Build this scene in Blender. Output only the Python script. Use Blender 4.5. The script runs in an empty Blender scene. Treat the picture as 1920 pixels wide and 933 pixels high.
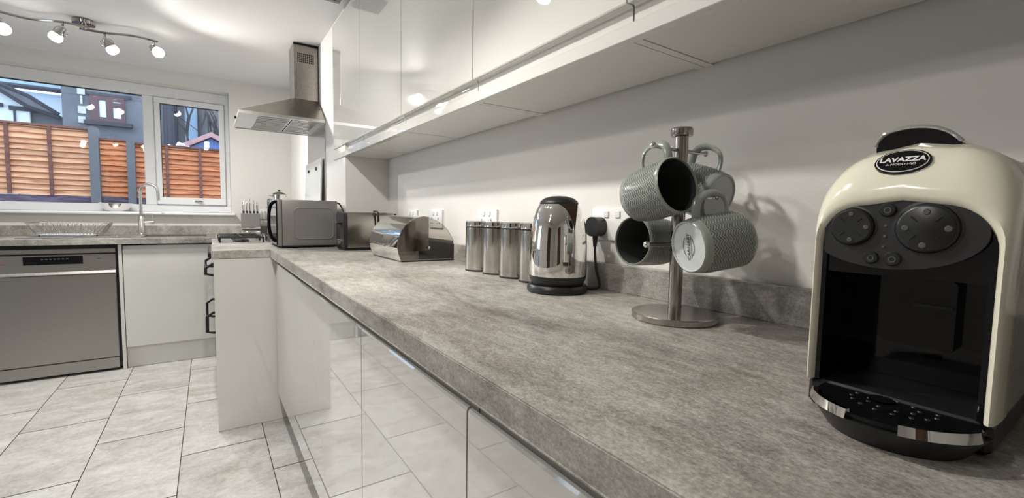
import bpy, bmesh, math, random
from mathutils import Vector, Matrix
random.seed(7)

# ------------------------------------------------------------------ camera, world, light, exposure
S = bpy.context.scene
COL = S.collection
F_PX, YAW, PIT, ROL = 836.4328, 0.59796, -0.071543, 0.016337
CAM = Vector((0, 0, 1.0883))
_fw = Vector((math.sin(YAW)*math.cos(PIT), math.cos(YAW)*math.cos(PIT), math.sin(PIT)))
_r0 = Vector((math.cos(YAW), -math.sin(YAW), 0)); _u0 = _r0.cross(_fw)
RIGHT = math.cos(ROL)*_r0 + math.sin(ROL)*_u0
UP = -math.sin(ROL)*_r0 + math.cos(ROL)*_u0
cd = bpy.data.cameras.new('camera'); cd.sensor_width = 36; cd.lens = F_PX/1920*36; cd.clip_start = .02
co = bpy.data.objects.new('camera', cd); COL.objects.link(co); S.camera = co
co.matrix_world = Matrix(((RIGHT.x, UP.x, -_fw.x, CAM.x), (RIGHT.y, UP.y, -_fw.y, CAM.y), (RIGHT.z, UP.z, -_fw.z, CAM.z), (0, 0, 0, 1)))

def pix(px, py, axis, val):
    """world point where the photo pixel's ray meets the plane axis = val"""
    d = RIGHT*((px-960)/F_PX) - UP*((py-466.5)/F_PX) + _fw
    return CAM + d*((val-CAM[axis])/d[axis])

w = bpy.data.worlds.new('world'); S.world = w; w.use_nodes = True
bg = w.node_tree.nodes['Background']; bg.inputs[0].default_value = (.72, .84, 1.0, 1); bg.inputs[1].default_value = 3.2
vs = S.view_settings; vs.view_transform = 'Standard'; vs.look = 'None'; vs.gamma = 1; vs.use_curve_mapping = False
vs.exposure = 0.0
LAMP_W = 12.5          # one bulb of the window-side track
LAMP2_W = 8.0         # one bulb of the worktop-side track
LAMP3_W = 3.2          # one bulb of the added unseen fill track, behind the camera's left shoulder
LAMP_COL = (1.0, .965, .905)

# ------------------------------------------------------------------ helpers
ORIG = {}
def world_origin(o):
    v = Vector((0, 0, 0))
    while o is not None:
        v += o.location; o = o.parent
    return v
def props(o, label=None, cat=None, group=None, kind=None):
    if label: o['label'] = label
    if cat: o['category'] = cat
    if group: o['group'] = group
    if kind: o['kind'] = kind
    return o
def thing(name, loc, label, cat, group=None, kind=None):
    o = bpy.data.objects.new(name, None); COL.objects.link(o); o.location = loc; o.empty_display_size = .05
    return props(o, label, cat, group, kind)
def mk(name, verts, faces, mat, parent=None, smooth=False, local=False, angle=35):
    me = bpy.data.meshes.new(name)
    verts = [Vector(v) for v in verts]
    if local: off = Vector((0, 0, 0))
    elif parent is not None: off = world_origin(parent)
    else:
        lo = Vector([min(v[i] for v in verts) for i in range(3)]); hi = Vector([max(v[i] for v in verts) for i in range(3)])
        off = Vector(((lo.x+hi.x)/2, (lo.y+hi.y)/2, lo.z))
    me.from_pydata([v-off for v in verts], [], faces)
    bm = bmesh.new(); bm.from_mesh(me); bmesh.ops.recalc_face_normals(bm, faces=bm.faces)
    if smooth:
        for f in bm.faces: f.smooth = True
        for e in bm.edges:
            if len(e.link_faces) == 2 and e.calc_face_angle(0) > math.radians(angle): e.smooth = False
    bm.to_mesh(me); bm.free()
    if mat is not None: me.materials.append(mat)
    o = bpy.data.objects.new(name, me); COL.objects.link(o)
    if parent is not None: o.parent = parent
    elif not local: o.location = off
    return o
class G:
    """collects shapes in world (or local) coordinates for one mesh"""
    def __init__(s): s.v = []; s.f = []
    def add(s, v, f):
        n = len(s.v); s.v += [Vector(a) for a in v]; s.f += [tuple(i+n for i in q) for q in f]; return s
    def box(s, x0, x1, y0, y1, z0, z1, bevel=0, seg=1):
        bm = bmesh.new()
        vs_ = [bm.verts.new((x, y, z)) for z in (z0, z1) for y in (y0, y1) for x in (x0, x1)]
        for q in ((0, 2, 3, 1), (4, 5, 7, 6), (0, 1, 5, 4), (2, 6, 7, 3), (0, 4, 6, 2), (1, 3, 7, 5)): bm.faces.new([vs_[i] for i in q])
        if bevel: bmesh.ops.bevel(bm, geom=bm.edges[:], offset=bevel, segments=seg, affect='EDGES', profile=.5)
        bm.verts.index_update()
        s.add([v.co for v in bm.verts], [[v.index for v in f.verts] for f in bm.faces]); bm.free(); return s
    def prism(s, poly, axis, lo, hi):
        """poly: list of 2-D points in the two remaining axes (in x,y,z order)"""
        def P(a, b, t): return {0: (t, a, b), 1: (a, t, b), 2: (a, b, t)}[axis]
        n = len(poly)
        s.add([P(a, b, lo) for a, b in poly]+[P(a, b, hi) for a, b in poly],
              [list(range(n)), list(range(n, 2*n))]+[(i, (i+1) % n, n+(i+1) % n, n+i) for i in range(n)]); return s
    def lathe(s, prof, c=(0, 0, 0), n=40, ax=None, closed=False):
        """prof: (radius, height) pairs; ax: axis vector"""
        c = Vector(c); a = Vector(ax).normalized() if ax is not None else Vector((0, 0, 1))
        u = a.orthogonal().normalized() if ax is not None else Vector((1, 0, 0)); wv = a.cross(u)
        rings = []; base = len(s.v)
        for r, h in prof:
            if r < 1e-6: rings.append([len(s.v)]); s.v.append(c+a*h)
            else:
                rings.append(list(range(len(s.v), len(s.v)+n)))
                for i in range(n):
                    t = 2*math.pi*i/n; s.v.append(c+a*h+(u*math.cos(t)+wv*math.sin(t))*r)
        if closed: rings.append(rings[0])
        for A, B in zip(rings, rings[1:]):
            for i in range(n):
                j = (i+1) % n
                if len(A) == 1 and len(B) == 1: continue
                if len(A) == 1: s.f.append((A[0], B[i], B[j]))
                elif len(B) == 1: s.f.append((A[i], A[j], B[0]))
                else: s.f.append((A[i], A[j], B[j], B[i]))
        return s
    def tube(s, pts, r, n=10, cap=True, sx=1.0, sy=1.0, up=None, closed=False):
        pts = [Vector(p) for p in pts]; m = len(pts); rings = []
        nrm = None
        for i, p in enumerate(pts):
            a = pts[(i-1) % m] if (i > 0 or closed) else p; b = pts[(i+1) % m] if (i < m-1 or closed) else p
            t = (b-a).normalized()
            if up is not None: nrm = Vector(up)-t*Vector(up).dot(t); nrm.normalize()
            elif nrm is None: nrm = t.orthogonal().normalized()
            else: nrm = (nrm-t*nrm.dot(t)); nrm.normalize()
            bn = t.cross(nrm); rr = r[i] if isinstance(r, (list, tuple)) else r
            rings.append(list(range(len(s.v), len(s.v)+n)))
            for k in range(n):
                q = 2*math.pi*k/n; s.v.append(p+nrm*(math.cos(q)*rr*sx)+bn*(math.sin(q)*rr*sy))
        if closed: rings.append(rings[0])
        for A, B in zip(rings, rings[1:]):
            for i in range(n): s.f.append((A[i], A[(i+1) % n], B[(i+1) % n], B[i]))
        if cap and not closed: s.f.append(tuple(rings[0])); s.f.append(tuple(rings[-1]))
        return s
    def sphere(s, c, r, n=16, sc=(1, 1, 1)):
        m = n//2; prof = [(r*math.sin(math.pi*i/m), -r*math.cos(math.pi*i/m)) for i in range(m+1)]
        b = len(s.v); s.lathe([(0 if i in (0, m) else p[0], p[1]) for i, p in enumerate(prof)], (0, 0, 0), n)
        for i in range(b, len(s.v)): v = s.v[i]; s.v[i] = Vector((v.x*sc[0], v.y*sc[1], v.z*sc[2]))+Vector(c)
        return s
    def out(s, name, mat, parent=None, smooth=False, local=False, angle=35):
        return mk(name, s.v, s.f, mat, parent, smooth, local, angle)
def rrect(a0, a1, b0, b1, r, n=6):
    out = []
    for cx, cy, t0 in ((a1-r, b1-r, 0), (a0+r, b1-r, 90), (a0+r, b0+r, 180), (a1-r, b0+r, 270)):
        for i in range(n+1):
            t = math.radians(t0+90*i/n); out.append((cx+r*math.cos(t), cy+r*math.sin(t)))
    return out
def smooth_path(pts, k=6):
    P = [Vector(p) for p in pts]; out = []
    for i in range(len(P)-1):
        p0 = P[max(i-1, 0)]; p1 = P[i]; p2 = P[i+1]; p3 = P[min(i+2, len(P)-1)]
        for j in range(k):
            t = j/k
            out.append(.5*((2*p1)+(p2-p0)*t+(2*p0-5*p1+4*p2-p3)*t*t+(3*p1-p0-3*p2+p3)*t**3))
    out.append(P[-1]); return out
def text_mesh(name, body, size, mat, parent, mtx, extrude=.0002, shear=0, sx=1.0, bold=0):
    """flat lettering: mtx maps the text's own x/y plane into the parent's frame (world frame for unrotated parents)"""
    cu = bpy.data.curves.new(name, 'FONT'); cu.body = body; cu.size = size; cu.align_x = 'CENTER'; cu.align_y = 'CENTER'
    cu.extrude = extrude; cu.shear = shear; cu.offset = bold; cu.resolution_u = 3
    t = bpy.data.objects.new(name, cu); COL.objects.link(t)
    dg = bpy.context.evaluated_depsgraph_get(); dg.update()
    me = bpy.data.meshes.new_from_object(t.evaluated_get(dg)); bpy.data.objects.remove(t)
    for v in me.vertices: v.co = mtx @ Vector((v.co.x*sx, v.co.y, v.co.z))
    me.materials.clear(); me.materials.append(mat); me.name = name
    o = bpy.data.objects.new(name, me); COL.objects.link(o)
    o.parent = parent; return o

# ------------------------------------------------------------------ materials
def nodes(name):
    m = bpy.data.materials.new(name); m.use_nodes = True; nt = m.node_tree
    b = nt.nodes['Principled BSDF']; return m, nt, b
def N(nt, typ, **kw):
    n = nt.nodes.new(typ)
    for k, v in kw.items():
        if k.startswith('i_'): n.inputs[k[2:].replace('_', ' ')].default_value = v
        else: setattr(n, k, v)
    return n
def simple(name, col, rough=.5, metal=0, spec=.5, coat=0, bump=0, bscale=60, var=0, vscale=8, ior=None):
    m, nt, b = nodes(name)
    b.inputs['Base Color'].default_value = (*col, 1); b.inputs['Roughness'].default_value = rough
    b.inputs['Metallic'].default_value = metal; b.inputs['Specular IOR Level'].default_value = spec
    b.inputs['Coat Weight'].default_value = coat; b.inputs['Coat Roughness'].default_value = .03
    tc = N(nt, 'ShaderNodeNewGeometry')
    no = N(nt, 'ShaderNodeTexNoise'); no.inputs['Scale'].default_value = vscale; no.inputs['Detail'].default_value = 4
    nt.links.new(tc.outputs['Position'], no.inputs['Vector'])
    mx = N(nt, 'ShaderNodeMix', data_type='RGBA')
    v = max(var, .015)
    mx.inputs[6].default_value = (*[c*(1-v) for c in col], 1); mx.inputs[7].default_value = (*[min(1, c*(1+v)) for c in col], 1)
    nt.links.new(no.outputs[0], mx.inputs[0]); nt.links.new(mx.outputs[2], b.inputs['Base Color'])
    if bump:
        n2 = N(nt, 'ShaderNodeTexNoise'); n2.inputs['Scale'].default_value = bscale; n2.inputs['Detail'].default_value = 5
        nt.links.new(tc.outputs['Position'], n2.inputs['Vector'])
        bp = N(nt, 'ShaderNodeBump'); bp.inputs['Strength'].default_value = bump; bp.inputs['Distance'].default_value = .002
        nt.links.new(n2.outputs[0], bp.inputs['Height']); nt.links.new(bp.outputs[0], b.inputs['Normal'])
    return m
def brushed(name, col, rough, stretch, amp=.12):
    """brushed metal: fine streaks along one direction; stretch = per-axis frequency"""
    m, nt, b = nodes(name); b.inputs['Metallic'].default_value = 1
    g = N(nt, 'ShaderNodeNewGeometry'); mp = N(nt, 'ShaderNodeMapping'); mp.inputs['Scale'].default_value = stretch
    nt.links.new(g.outputs['Position'], mp.inputs['Vector'])
    no = N(nt, 'ShaderNodeTexNoise'); no.inputs['Scale'].default_value = 1; no.inputs['Detail'].default_value = 3
    nt.links.new(mp.outputs[0], no.inputs['Vector'])
    r = N(nt, 'ShaderNodeMapRange'); r.inputs['To Min'].default_value = rough-amp; r.inputs['To Max'].default_value = rough+amp
    nt.links.new(no.outputs[0], r.inputs['Value']); nt.links.new(r.outputs[0], b.inputs['Roughness'])
    mx = N(nt, 'ShaderNodeMix', data_type='RGBA'); mx.inputs[6].default_value = (*[c*.86 for c in col], 1); mx.inputs[7].default_value = (*[c*1.1 for c in col], 1)
    nt.links.new(no.outputs[0], mx.inputs[0]); nt.links.new(mx.outputs[2], b.inputs['Base Color'])
    return m
def glass(name, tint, rough=.0, facing=.06, boost=1.0):
    """thin sheet: transparent with a Fresnel reflection"""
    m = bpy.data.materials.new(name); m.use_nodes = True; nt = m.node_tree; nt.nodes.clear()
    out = N(nt, 'ShaderNodeOutputMaterial'); tr = N(nt, 'ShaderNodeBsdfTransparent'); tr.inputs[0].default_value = (*tint, 1)
    gl = N(nt, 'ShaderNodeBsdfGlossy'); gl.inputs['Roughness'].default_value = rough; gl.inputs[0].default_value = (1, 1, 1, 1)
    fr = N(nt, 'ShaderNodeFresnel'); fr.inputs[0].default_value = 1.5
    mu = N(nt, 'ShaderNodeMath', operation='MULTIPLY'); mu.inputs[1].default_value = boost
    nt.links.new(fr.outputs[0], mu.inputs[0])
    mx = N(nt, 'ShaderNodeMixShader'); nt.links.new(mu.outputs[0], mx.inputs[0]); nt.links.new(tr.outputs[0], mx.inputs[1]); nt.links.new(gl.outputs[0], mx.inputs[2])
    nt.links.new(mx.outputs[0], out.inputs[0]); return m
def emit(name, col, st):
    m = bpy.data.materials.new(name); m.use_nodes = True; nt = m.node_tree; nt.nodes.clear()
    out = N(nt, 'ShaderNodeOutputMaterial'); e = N(nt, 'ShaderNodeEmission'); e.inputs[0].default_value = (*col, 1); e.inputs[1].default_value = st
    nt.links.new(e.outputs[0], out.inputs[0]); return m
def ramp(nt, stops):
    r = N(nt, 'ShaderNodeValToRGB'); el = r.color_ramp.elements
    while len(el) < len(stops): el.new(.5)
    for e, (p, c) in zip(el, stops): e.position = p; e.color = (*c, 1)
    return r
def concrete_laminate(name):
    m, nt, b = nodes(name); g = N(nt, 'ShaderNodeNewGeometry')
    def noise(sc, scale, det, rough=.6, dist=0):
        mp = N(nt, 'ShaderNodeMapping'); mp.inputs['Scale'].default_value = sc; mp.inputs['Rotation'].default_value = (0, 0, math.radians(-12))
        nt.links.new(g.outputs['Position'], mp.inputs['Vector'])
        n = N(nt, 'ShaderNodeTexNoise'); n.inputs['Scale'].default_value = scale; n.inputs['Detail'].default_value = det; n.inputs['Roughness'].default_value = rough; n.inputs['Distortion'].default_value = dist
        nt.links.new(mp.outputs[0], n.inputs['Vector']); return n
    big = noise((1, .5, 1), 5.0, 7, .68, .5); mid = noise((1.6, .6, 1.6), 34, 10, .75, .5); fine = noise((1, .8, 1), 300, 4, .7)
    r1 = ramp(nt, [(.38, (.115, .102, .088)), (.455, (.225, .209, .186)), (.53, (.355, .338, .308)), (.62, (.54, .525, .488))])
    a = N(nt, 'ShaderNodeMix', data_type='FLOAT'); a.inputs[0].default_value = .44
    nt.links.new(big.outputs[0], a.inputs[2]); nt.links.new(mid.outputs[0], a.inputs[3])
    a2 = N(nt, 'ShaderNodeMix', data_type='FLOAT'); a2.inputs[0].default_value = .29
    nt.links.new(a.outputs[0], a2.inputs[2]); nt.links.new(fine.outputs[0], a2.inputs[3])
    nt.links.new(a2.outputs[0], r1.inputs[0])
    # pale flecks
    sp = noise((1.2, .8, 1.2), 150, 4, .75, .3); r2 = ramp(nt, [(.60, (0, 0, 0)), (.72, (1, 1, 1))]); nt.links.new(sp.outputs[0], r2.inputs[0])
    mk2 = noise((1, .6, 1), 7, 3, .5, .5); r3 = ramp(nt, [(.45, (0, 0, 0)), (.65, (1, 1, 1))]); nt.links.new(mk2.outputs[0], r3.inputs[0])
    mu = N(nt, 'ShaderNodeMath', operation='MULTIPLY'); nt.links.new(r2.outputs[0], mu.inputs[0]); nt.links.new(r3.outputs[0], mu.inputs[1])
    mu2 = N(nt, 'ShaderNodeMath', operation='MULTIPLY'); mu2.inputs[1].default_value = .55; nt.links.new(mu.outputs[0], mu2.inputs[0])
    mx = N(nt, 'ShaderNodeMix', data_type='RGBA'); mx.inputs[7].default_value = (.62, .60, .56, 1)
    nt.links.new(mu2.outputs[0], mx.inputs[0]); nt.links.new(r1.outputs[0], mx.inputs[6]); nt.links.new(mx.outputs[2], b.inputs['Base Color'])
    b.inputs['Roughness'].default_value = .42
    bp = N(nt, 'ShaderNodeBump'); bp.inputs['Strength'].default_value = .25; bp.inputs['Distance'].default_value = .0006
    nt.links.new(fine.outputs[0], bp.inputs['Height']); nt.links.new(bp.outputs[0], b.inputs['Normal'])
    return m
def stone_tile(name):
    m, nt, b = nodes(name); g = N(nt, 'ShaderNodeNewGeometry'); oi = N(nt, 'ShaderNodeObjectInfo')
    ad = N(nt, 'ShaderNodeVectorMath', operation='MULTIPLY_ADD'); ad.inputs[1].default_value = (1, 1, 1)
    sc = N(nt, 'ShaderNodeVectorMath', operation='SCALE'); sc.inputs[0].default_value = (7.3, 3.1, 5.7); nt.links.new(oi.outputs['Random'], sc.inputs['Scale'])
    nt.links.new(g.outputs['Position'], ad.inputs[0]); nt.links.new(sc.outputs[0], ad.inputs[2])
    def noise(s3, scale, det, dist=0):
        mp = N(nt, 'ShaderNodeMapping'); mp.inputs['Scale'].default_value = s3; mp.inputs['Rotation'].default_value = (0, 0, math.radians(20)); nt.links.new(ad.outputs[0], mp.inputs['Vector'])
        n = N(nt, 'ShaderNodeTexNoise'); n.inputs['Scale'].default_value = scale; n.inputs['Detail'].default_value = det; n.inputs['Roughness'].default_value = .65; n.inputs['Distortion'].default_value = dist
        nt.links.new(mp.outputs[0], n.inputs['Vector']); return n
    a = noise((1, 1.7, 1), 5, 7, .8); c = noise((1, 1, 1), 60, 5)
    mm = N(nt, 'ShaderNodeMix', data_type='FLOAT'); mm.inputs[0].default_value = .36; nt.links.new(a.outputs[0], mm.inputs[2]); nt.links.new(c.outputs[0], mm.inputs[3])
    r = ramp(nt, [(.34, (.33, .305, .28)), (.46, (.46, .44, .41)), (.56, (.55, .54, .52)), (.68, (.64, .64, .625))])
    nt.links.new(mm.outputs[0], r.inputs[0])
    hs = N(nt, 'ShaderNodeHueSaturation'); mr = N(nt, 'ShaderNodeMapRange'); mr.inputs['To Min'].default_value = .92; mr.inputs['To Max'].default_value = 1.06
    nt.links.new(oi.outputs['Random'], mr.inputs['Value']); nt.links.new(mr.outputs[0], hs.inputs['Value']); nt.links.new(r.outputs[0], hs.inputs['Color'])
    nt.links.new(hs.outputs[0], b.inputs['Base Color']); b.inputs['Roughness'].default_value = .38
    bp = N(nt, 'ShaderNodeBump'); bp.inputs['Strength'].default_value = .2; bp.inputs['Distance'].default_value = .001
    nt.links.new(a.outputs[0], bp.inputs['Height']); nt.links.new(bp.outputs[0], b.inputs['Normal'])
    return m
def wood(name, c0, c1, c2):
    m, nt, b = nodes(name); g = N(nt, 'ShaderNodeNewGeometry'); oi = N(nt, 'ShaderNodeObjectInfo')
    sc = N(nt, 'ShaderNodeVectorMath', operation='SCALE'); sc.inputs[0].default_value = (9, 4, 13); nt.links.new(oi.outputs['Random'], sc.inputs['Scale'])
    ad = N(nt, 'ShaderNodeVectorMath', operation='ADD'); nt.links.new(g.outputs['Position'], ad.inputs[0]); nt.links.new(sc.outputs[0], ad.inputs[1])
    mp = N(nt, 'ShaderNodeMapping'); mp.inputs['Scale'].default_value = (3, 3, 26); nt.links.new(ad.outputs[0], mp.inputs['Vector'])
    n = N(nt, 'ShaderNodeTexNoise'); n.inputs['Scale'].default_value = 1.2; n.inputs['Detail'].default_value = 6; n.inputs['Distortion'].default_value = .8; nt.links.new(mp.outputs[0], n.inputs['Vector'])
    r = ramp(nt, [(.28, c0), (.5, c1), (.75, c2)]); nt.links.new(n.outputs[0], r.inputs[0])
    hs = N(nt, 'ShaderNodeHueSaturation'); mr = N(nt, 'ShaderNodeMapRange'); mr.inputs['To Min'].default_value = .8; mr.inputs['To Max'].default_value = 1.15
    nt.links.new(oi.outputs['Random'], mr.inputs['Value']); nt.links.new(mr.outputs[0], hs.inputs['Value']); nt.links.new(r.outputs[0], hs.inputs['Color'])
    nt.links.new(hs.outputs[0], b.inputs['Base Color']); b.inputs['Roughness'].default_value = .8; return m
def chevron_ceramic(name):
    """sage glaze over a pressed herringbone: relief from the mug's own UV (u around, v up)"""
    m, nt, b = nodes(name); uv = N(nt, 'ShaderNodeUVMap'); uv.uv_map = 'wrap'
    sp = N(nt, 'ShaderNodeSeparateXYZ'); nt.links.new(uv.outputs[0], sp.inputs[0])
    def M_(op, a, bb=None, c=None):
        n = N(nt, 'ShaderNodeMath', operation=op)
        for i, x in enumerate((a, bb, c)):
            if x is None: continue
            if isinstance(x, (int, float)): n.inputs[i].default_value = x
            else: nt.links.new(x, n.inputs[i])
        return n.outputs[0]
    tri = M_('PINGPONG', M_('MULTIPLY', sp.outputs[0], 46), 1.0)
    ph = M_('ADD', M_('MULTIPLY', sp.outputs[1], 19), M_('MULTIPLY', tri, 1.0))
    h = M_('PINGPONG', ph, .5)
    hh = N(nt, 'ShaderNodeMapRange'); hh.inputs['From Min'].default_value = .08; hh.inputs['From Max'].default_value = .34; hh.interpolation_type = 'SMOOTHSTEP'; nt.links.new(h, hh.inputs['Value'])
    inb = M_('MULTIPLY', M_('GREATER_THAN', sp.outputs[1], .14), M_('LESS_THAN', sp.outputs[1], .95))
    hgt = M_('SUBTRACT', 1.0, M_('MULTIPLY', M_('SUBTRACT', 1.0, hh.outputs[0]), inb))
    mx = N(nt, 'ShaderNodeMix', data_type='RGBA'); mx.inputs[6].default_value = (.12, .132, .116, 1); mx.inputs[7].default_value = (.30, .325, .295, 1)
    nt.links.new(hgt, mx.inputs[0]); nt.links.new(mx.outputs[2], b.inputs['Base Color'])
    b.inputs['Roughness'].default_value = .22
    bp = N(nt, 'ShaderNodeBump'); bp.inputs['Strength'].default_value = .8; bp.inputs['Distance'].default_value = .0012
    nt.links.new(hgt, bp.inputs['Height']); nt.links.new(bp.outputs[0], b.inputs['Normal']); return m

M = dict(
    wall=simple('wall_paint', (.74, .722, .69), .55, bump=.12, bscale=220, spec=.3),
    ceil=simple('ceiling_paint', (.78, .775, .77), .6, spec=.3),
    gloss=simple('white_gloss', (.66, .65, .615), .008, spec=.9, coat=1.0),
    matt=simple('white_melamine', (.74, .73, .69), .3),
    upvc=simple('white_upvc', (.82, .83, .85), .2),
    worktop=concrete_laminate('concrete_laminate'), tile=stone_tile('stone_tile'),
    grout=simple('grout', (.10, .09, .08), .9),
    chrome=simple('chrome', (.80, .79, .77), .035, 1), steel=brushed('brushed_steel', (.60, .585, .56), .30, (60, 60, 900)),
    steel_v=brushed('brushed_steel_upright', (.50, .48, .45), .20, (900, 900, 30), .08),
    steel_h=brushed('appliance_steel', (.42, .405, .38), .34, (30, 900, 900), .1),
    steel_hood=brushed('hood_steel', (.31, .288, .258), .26, (400, 400, 40), .1),
    gunmetal=simple('dark_chrome', (.42, .40, .39), .12, 1),
    silver=simple('silver_paint', (.26, .253, .24), .38, .35, bump=.05, bscale=900),
    black=simple('black_plastic', (.012, .012, .013), .35), bgloss=simple('black_gloss', (.005, .005, .006), .06, spec=.28),
    dkgrey=simple('charcoal_plastic', (.018, .018, .020), .42), dkgrey2=simple('charcoal_dial', (.014, .0145, .015), .33),
    void=simple('dark_void', (.01, .01, .01), .9),
    icon=simple('grey_print', (.075, .075, .075), .5), ink=simple('dark_print', (.03, .03, .03), .5), inkred=simple('red_print', (.25, .05, .04), .5),
    cream=simple('cream_gloss', (.82, .79, .65), .10, coat=.4), white=simple('white_plastic', (.80, .80, .79), .25),
    sage=simple('sage_glaze', (.27, .295, .265), .2, var=.04), chev=chevron_ceramic('sage_herringbone'),
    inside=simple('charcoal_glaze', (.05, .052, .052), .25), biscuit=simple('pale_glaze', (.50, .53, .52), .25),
    glass=glass('window_glass', (.97, .985, 1.0), 0, boost=1.25), clear=glass('clear_plastic', (.80, .79, .76), .05, boost=1.6),
    smoke=glass('smoky_acrylic', (.80, .775, .745), .02, boost=1.2), lidglass=simple('cooker_lid_glass', (.62, .64, .64), .1),
    tree=simple('satin_dark_steel', (.40, .37, .345), .2, 1), tank=simple('grey_tank', (.36, .345, .315), .2, coat=.3),
    filt=brushed('filter_steel', (.62, .64, .68), .3, (300, 300, 300), .08),
    bulb=emit('lit_bulb', (1, .96, .86), 14.0),
    cedar=wood('orange_fence_timber', (.30, .085, .035), (.62, .22, .09), (.74, .33, .15)), cedar2=wood('pale_fence_timber', (.40, .17, .085), (.66, .34, .18), (.76, .46, .29)),
    batten=wood('dark_fence_timber', (.10, .04, .03), (.19, .08, .06), (.26, .12, .09)), gravel=wood('wet_board', (.05, .04, .07), (.10, .075, .11), (.2, .16, .18)),
    post=simple('concrete_post', (.15, .155, .165), .9, var=.15, vscale=14, bump=.4), render=simple('grey_render', (.15, .165, .19), .95, var=.45, vscale=2.2, bump=.5, bscale=20),
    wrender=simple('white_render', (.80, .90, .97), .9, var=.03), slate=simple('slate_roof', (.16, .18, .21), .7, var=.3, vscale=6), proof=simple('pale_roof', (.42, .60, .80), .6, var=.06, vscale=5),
    oak=wood('dark_oak', (.05, .025, .015), (.10, .05, .03), (.15, .08, .05)),
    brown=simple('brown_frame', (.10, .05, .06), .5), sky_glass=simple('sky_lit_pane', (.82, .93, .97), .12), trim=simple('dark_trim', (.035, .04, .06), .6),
    pinkroof=simple('pink_roof', (.50, .30, .30), .8, var=.2, vscale=20), blueboard=simple('blue_board', (.14, .26, .55), .7, var=.2, vscale=12), pipe=simple('blue_grey_pipe', (.24, .36, .50), .5),
    leaf=simple('dark_branch', (.035, .035, .04), .9, var=.3), soil=simple('soil', (.06, .05, .06), .95, var=.4, vscale=9), bloom=simple('pale_bloom', (.8, .74, .76), .8),
)
PI = math.pi

# ------------------------------------------------------------------ room shell
XW, XB, YB, YW, ZC = .89, .645, 2.62, 4.573, 2.21       # wall, boxed-out wall, its near face, window wall, ceiling
XL, YK = -2.6, -1.6                                      # left wall, wall behind the camera
WT = .9012                                               # worktop top
st = lambda o: props(o, kind='structure')
fl = st(G().box(XL, XW, YK, YW, -.05, -.004).out('floor', M['grout']))
meshes = {}
TX, TY = .3305, .6605
col0 = -.128
for i in range(-9, 5):
    x0 = col0+i*TX; x1 = x0+TX
    off = 2.405 if i % 2 == 0 else 2.737
    for j in range(-8, 6):
        y0 = off+j*TY; y1 = y0+TY
        a0, a1, b0, b1 = max(x0, XL+.002), min(x1, XW-.002), max(y0, YK+.002), min(y1, YW-.002)
        if a1-a0 < .02 or b1-b0 < .02: continue
        if a0 >= XB-.01 and b0 >= YB: continue
        if a1 > XB and b0 > YB-.001: a1 = XB-.002
        if a1-a0 < .02: continue
        cx, cy = (a0+a1)/2, (b0+b1)/2; key = (round(a1-a0, 4), round(b1-b0, 4))
        if key not in meshes:
            g = G().box(-(a1-a0)/2+.0013, (a1-a0)/2-.0013, -(b1-b0)/2+.0024, (b1-b0)/2-.0024, -.006, 0, .0006)
            o = g.out('tile', M['tile'], None, local=True); meshes[key] = o.data; o.data.materials.append(M['grout'])
            for p_ in o.data.polygons: p_.material_index = 0 if p_.normal.z > .95 else 1
        else:
            o = bpy.data.objects.new('tile', meshes[key]); COL.objects.link(o)
        o.parent = fl; o.location = Vector((cx, cy, 0))-fl.location
st(G().box(XL-.1, XW+.12, YK-.1, YW+.28, ZC, ZC+.1).out('ceiling', M['ceil']))
st(G().box(XW, XW+.12, YK, YB, 0, ZC).out('wall_right', M['wall']))
st(G().box(XB, XW+.12, YB, YW, 0, ZC).out('wall_right_boxing', M['wall']))
st(G().box(XL, XW+.12, YK-.1, YK, 0, ZC).out('wall_back', M['wall']))
WX0, WX1, WZ0, WZ1, WY = -1.95, .172, 1.06, 2.1036, 4.70
g = G(); g.box(XL, WX0, YW, YW+.28, 0, ZC); g.box(WX1, XW+.12, YW, YW+.28, 0, ZC); g.box(WX0, WX1, YW, YW+.28, 0, WZ0); g.box(WX0, WX1, YW, YW+.28, WZ1, ZC)
st(g.out('wall_window', M['wall']))
DY0, DY1, DZ = 2.5, 3.7, 2.06
g = G(); g.box(XL-.1, XL, YK, DY0, 0, ZC); g.box(XL-.1, XL, DY1, YW, 0, ZC); g.box(XL-.1, XL, DY0, DY1, DZ, ZC)
st(g.out('wall_left', M['wall']))
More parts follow.
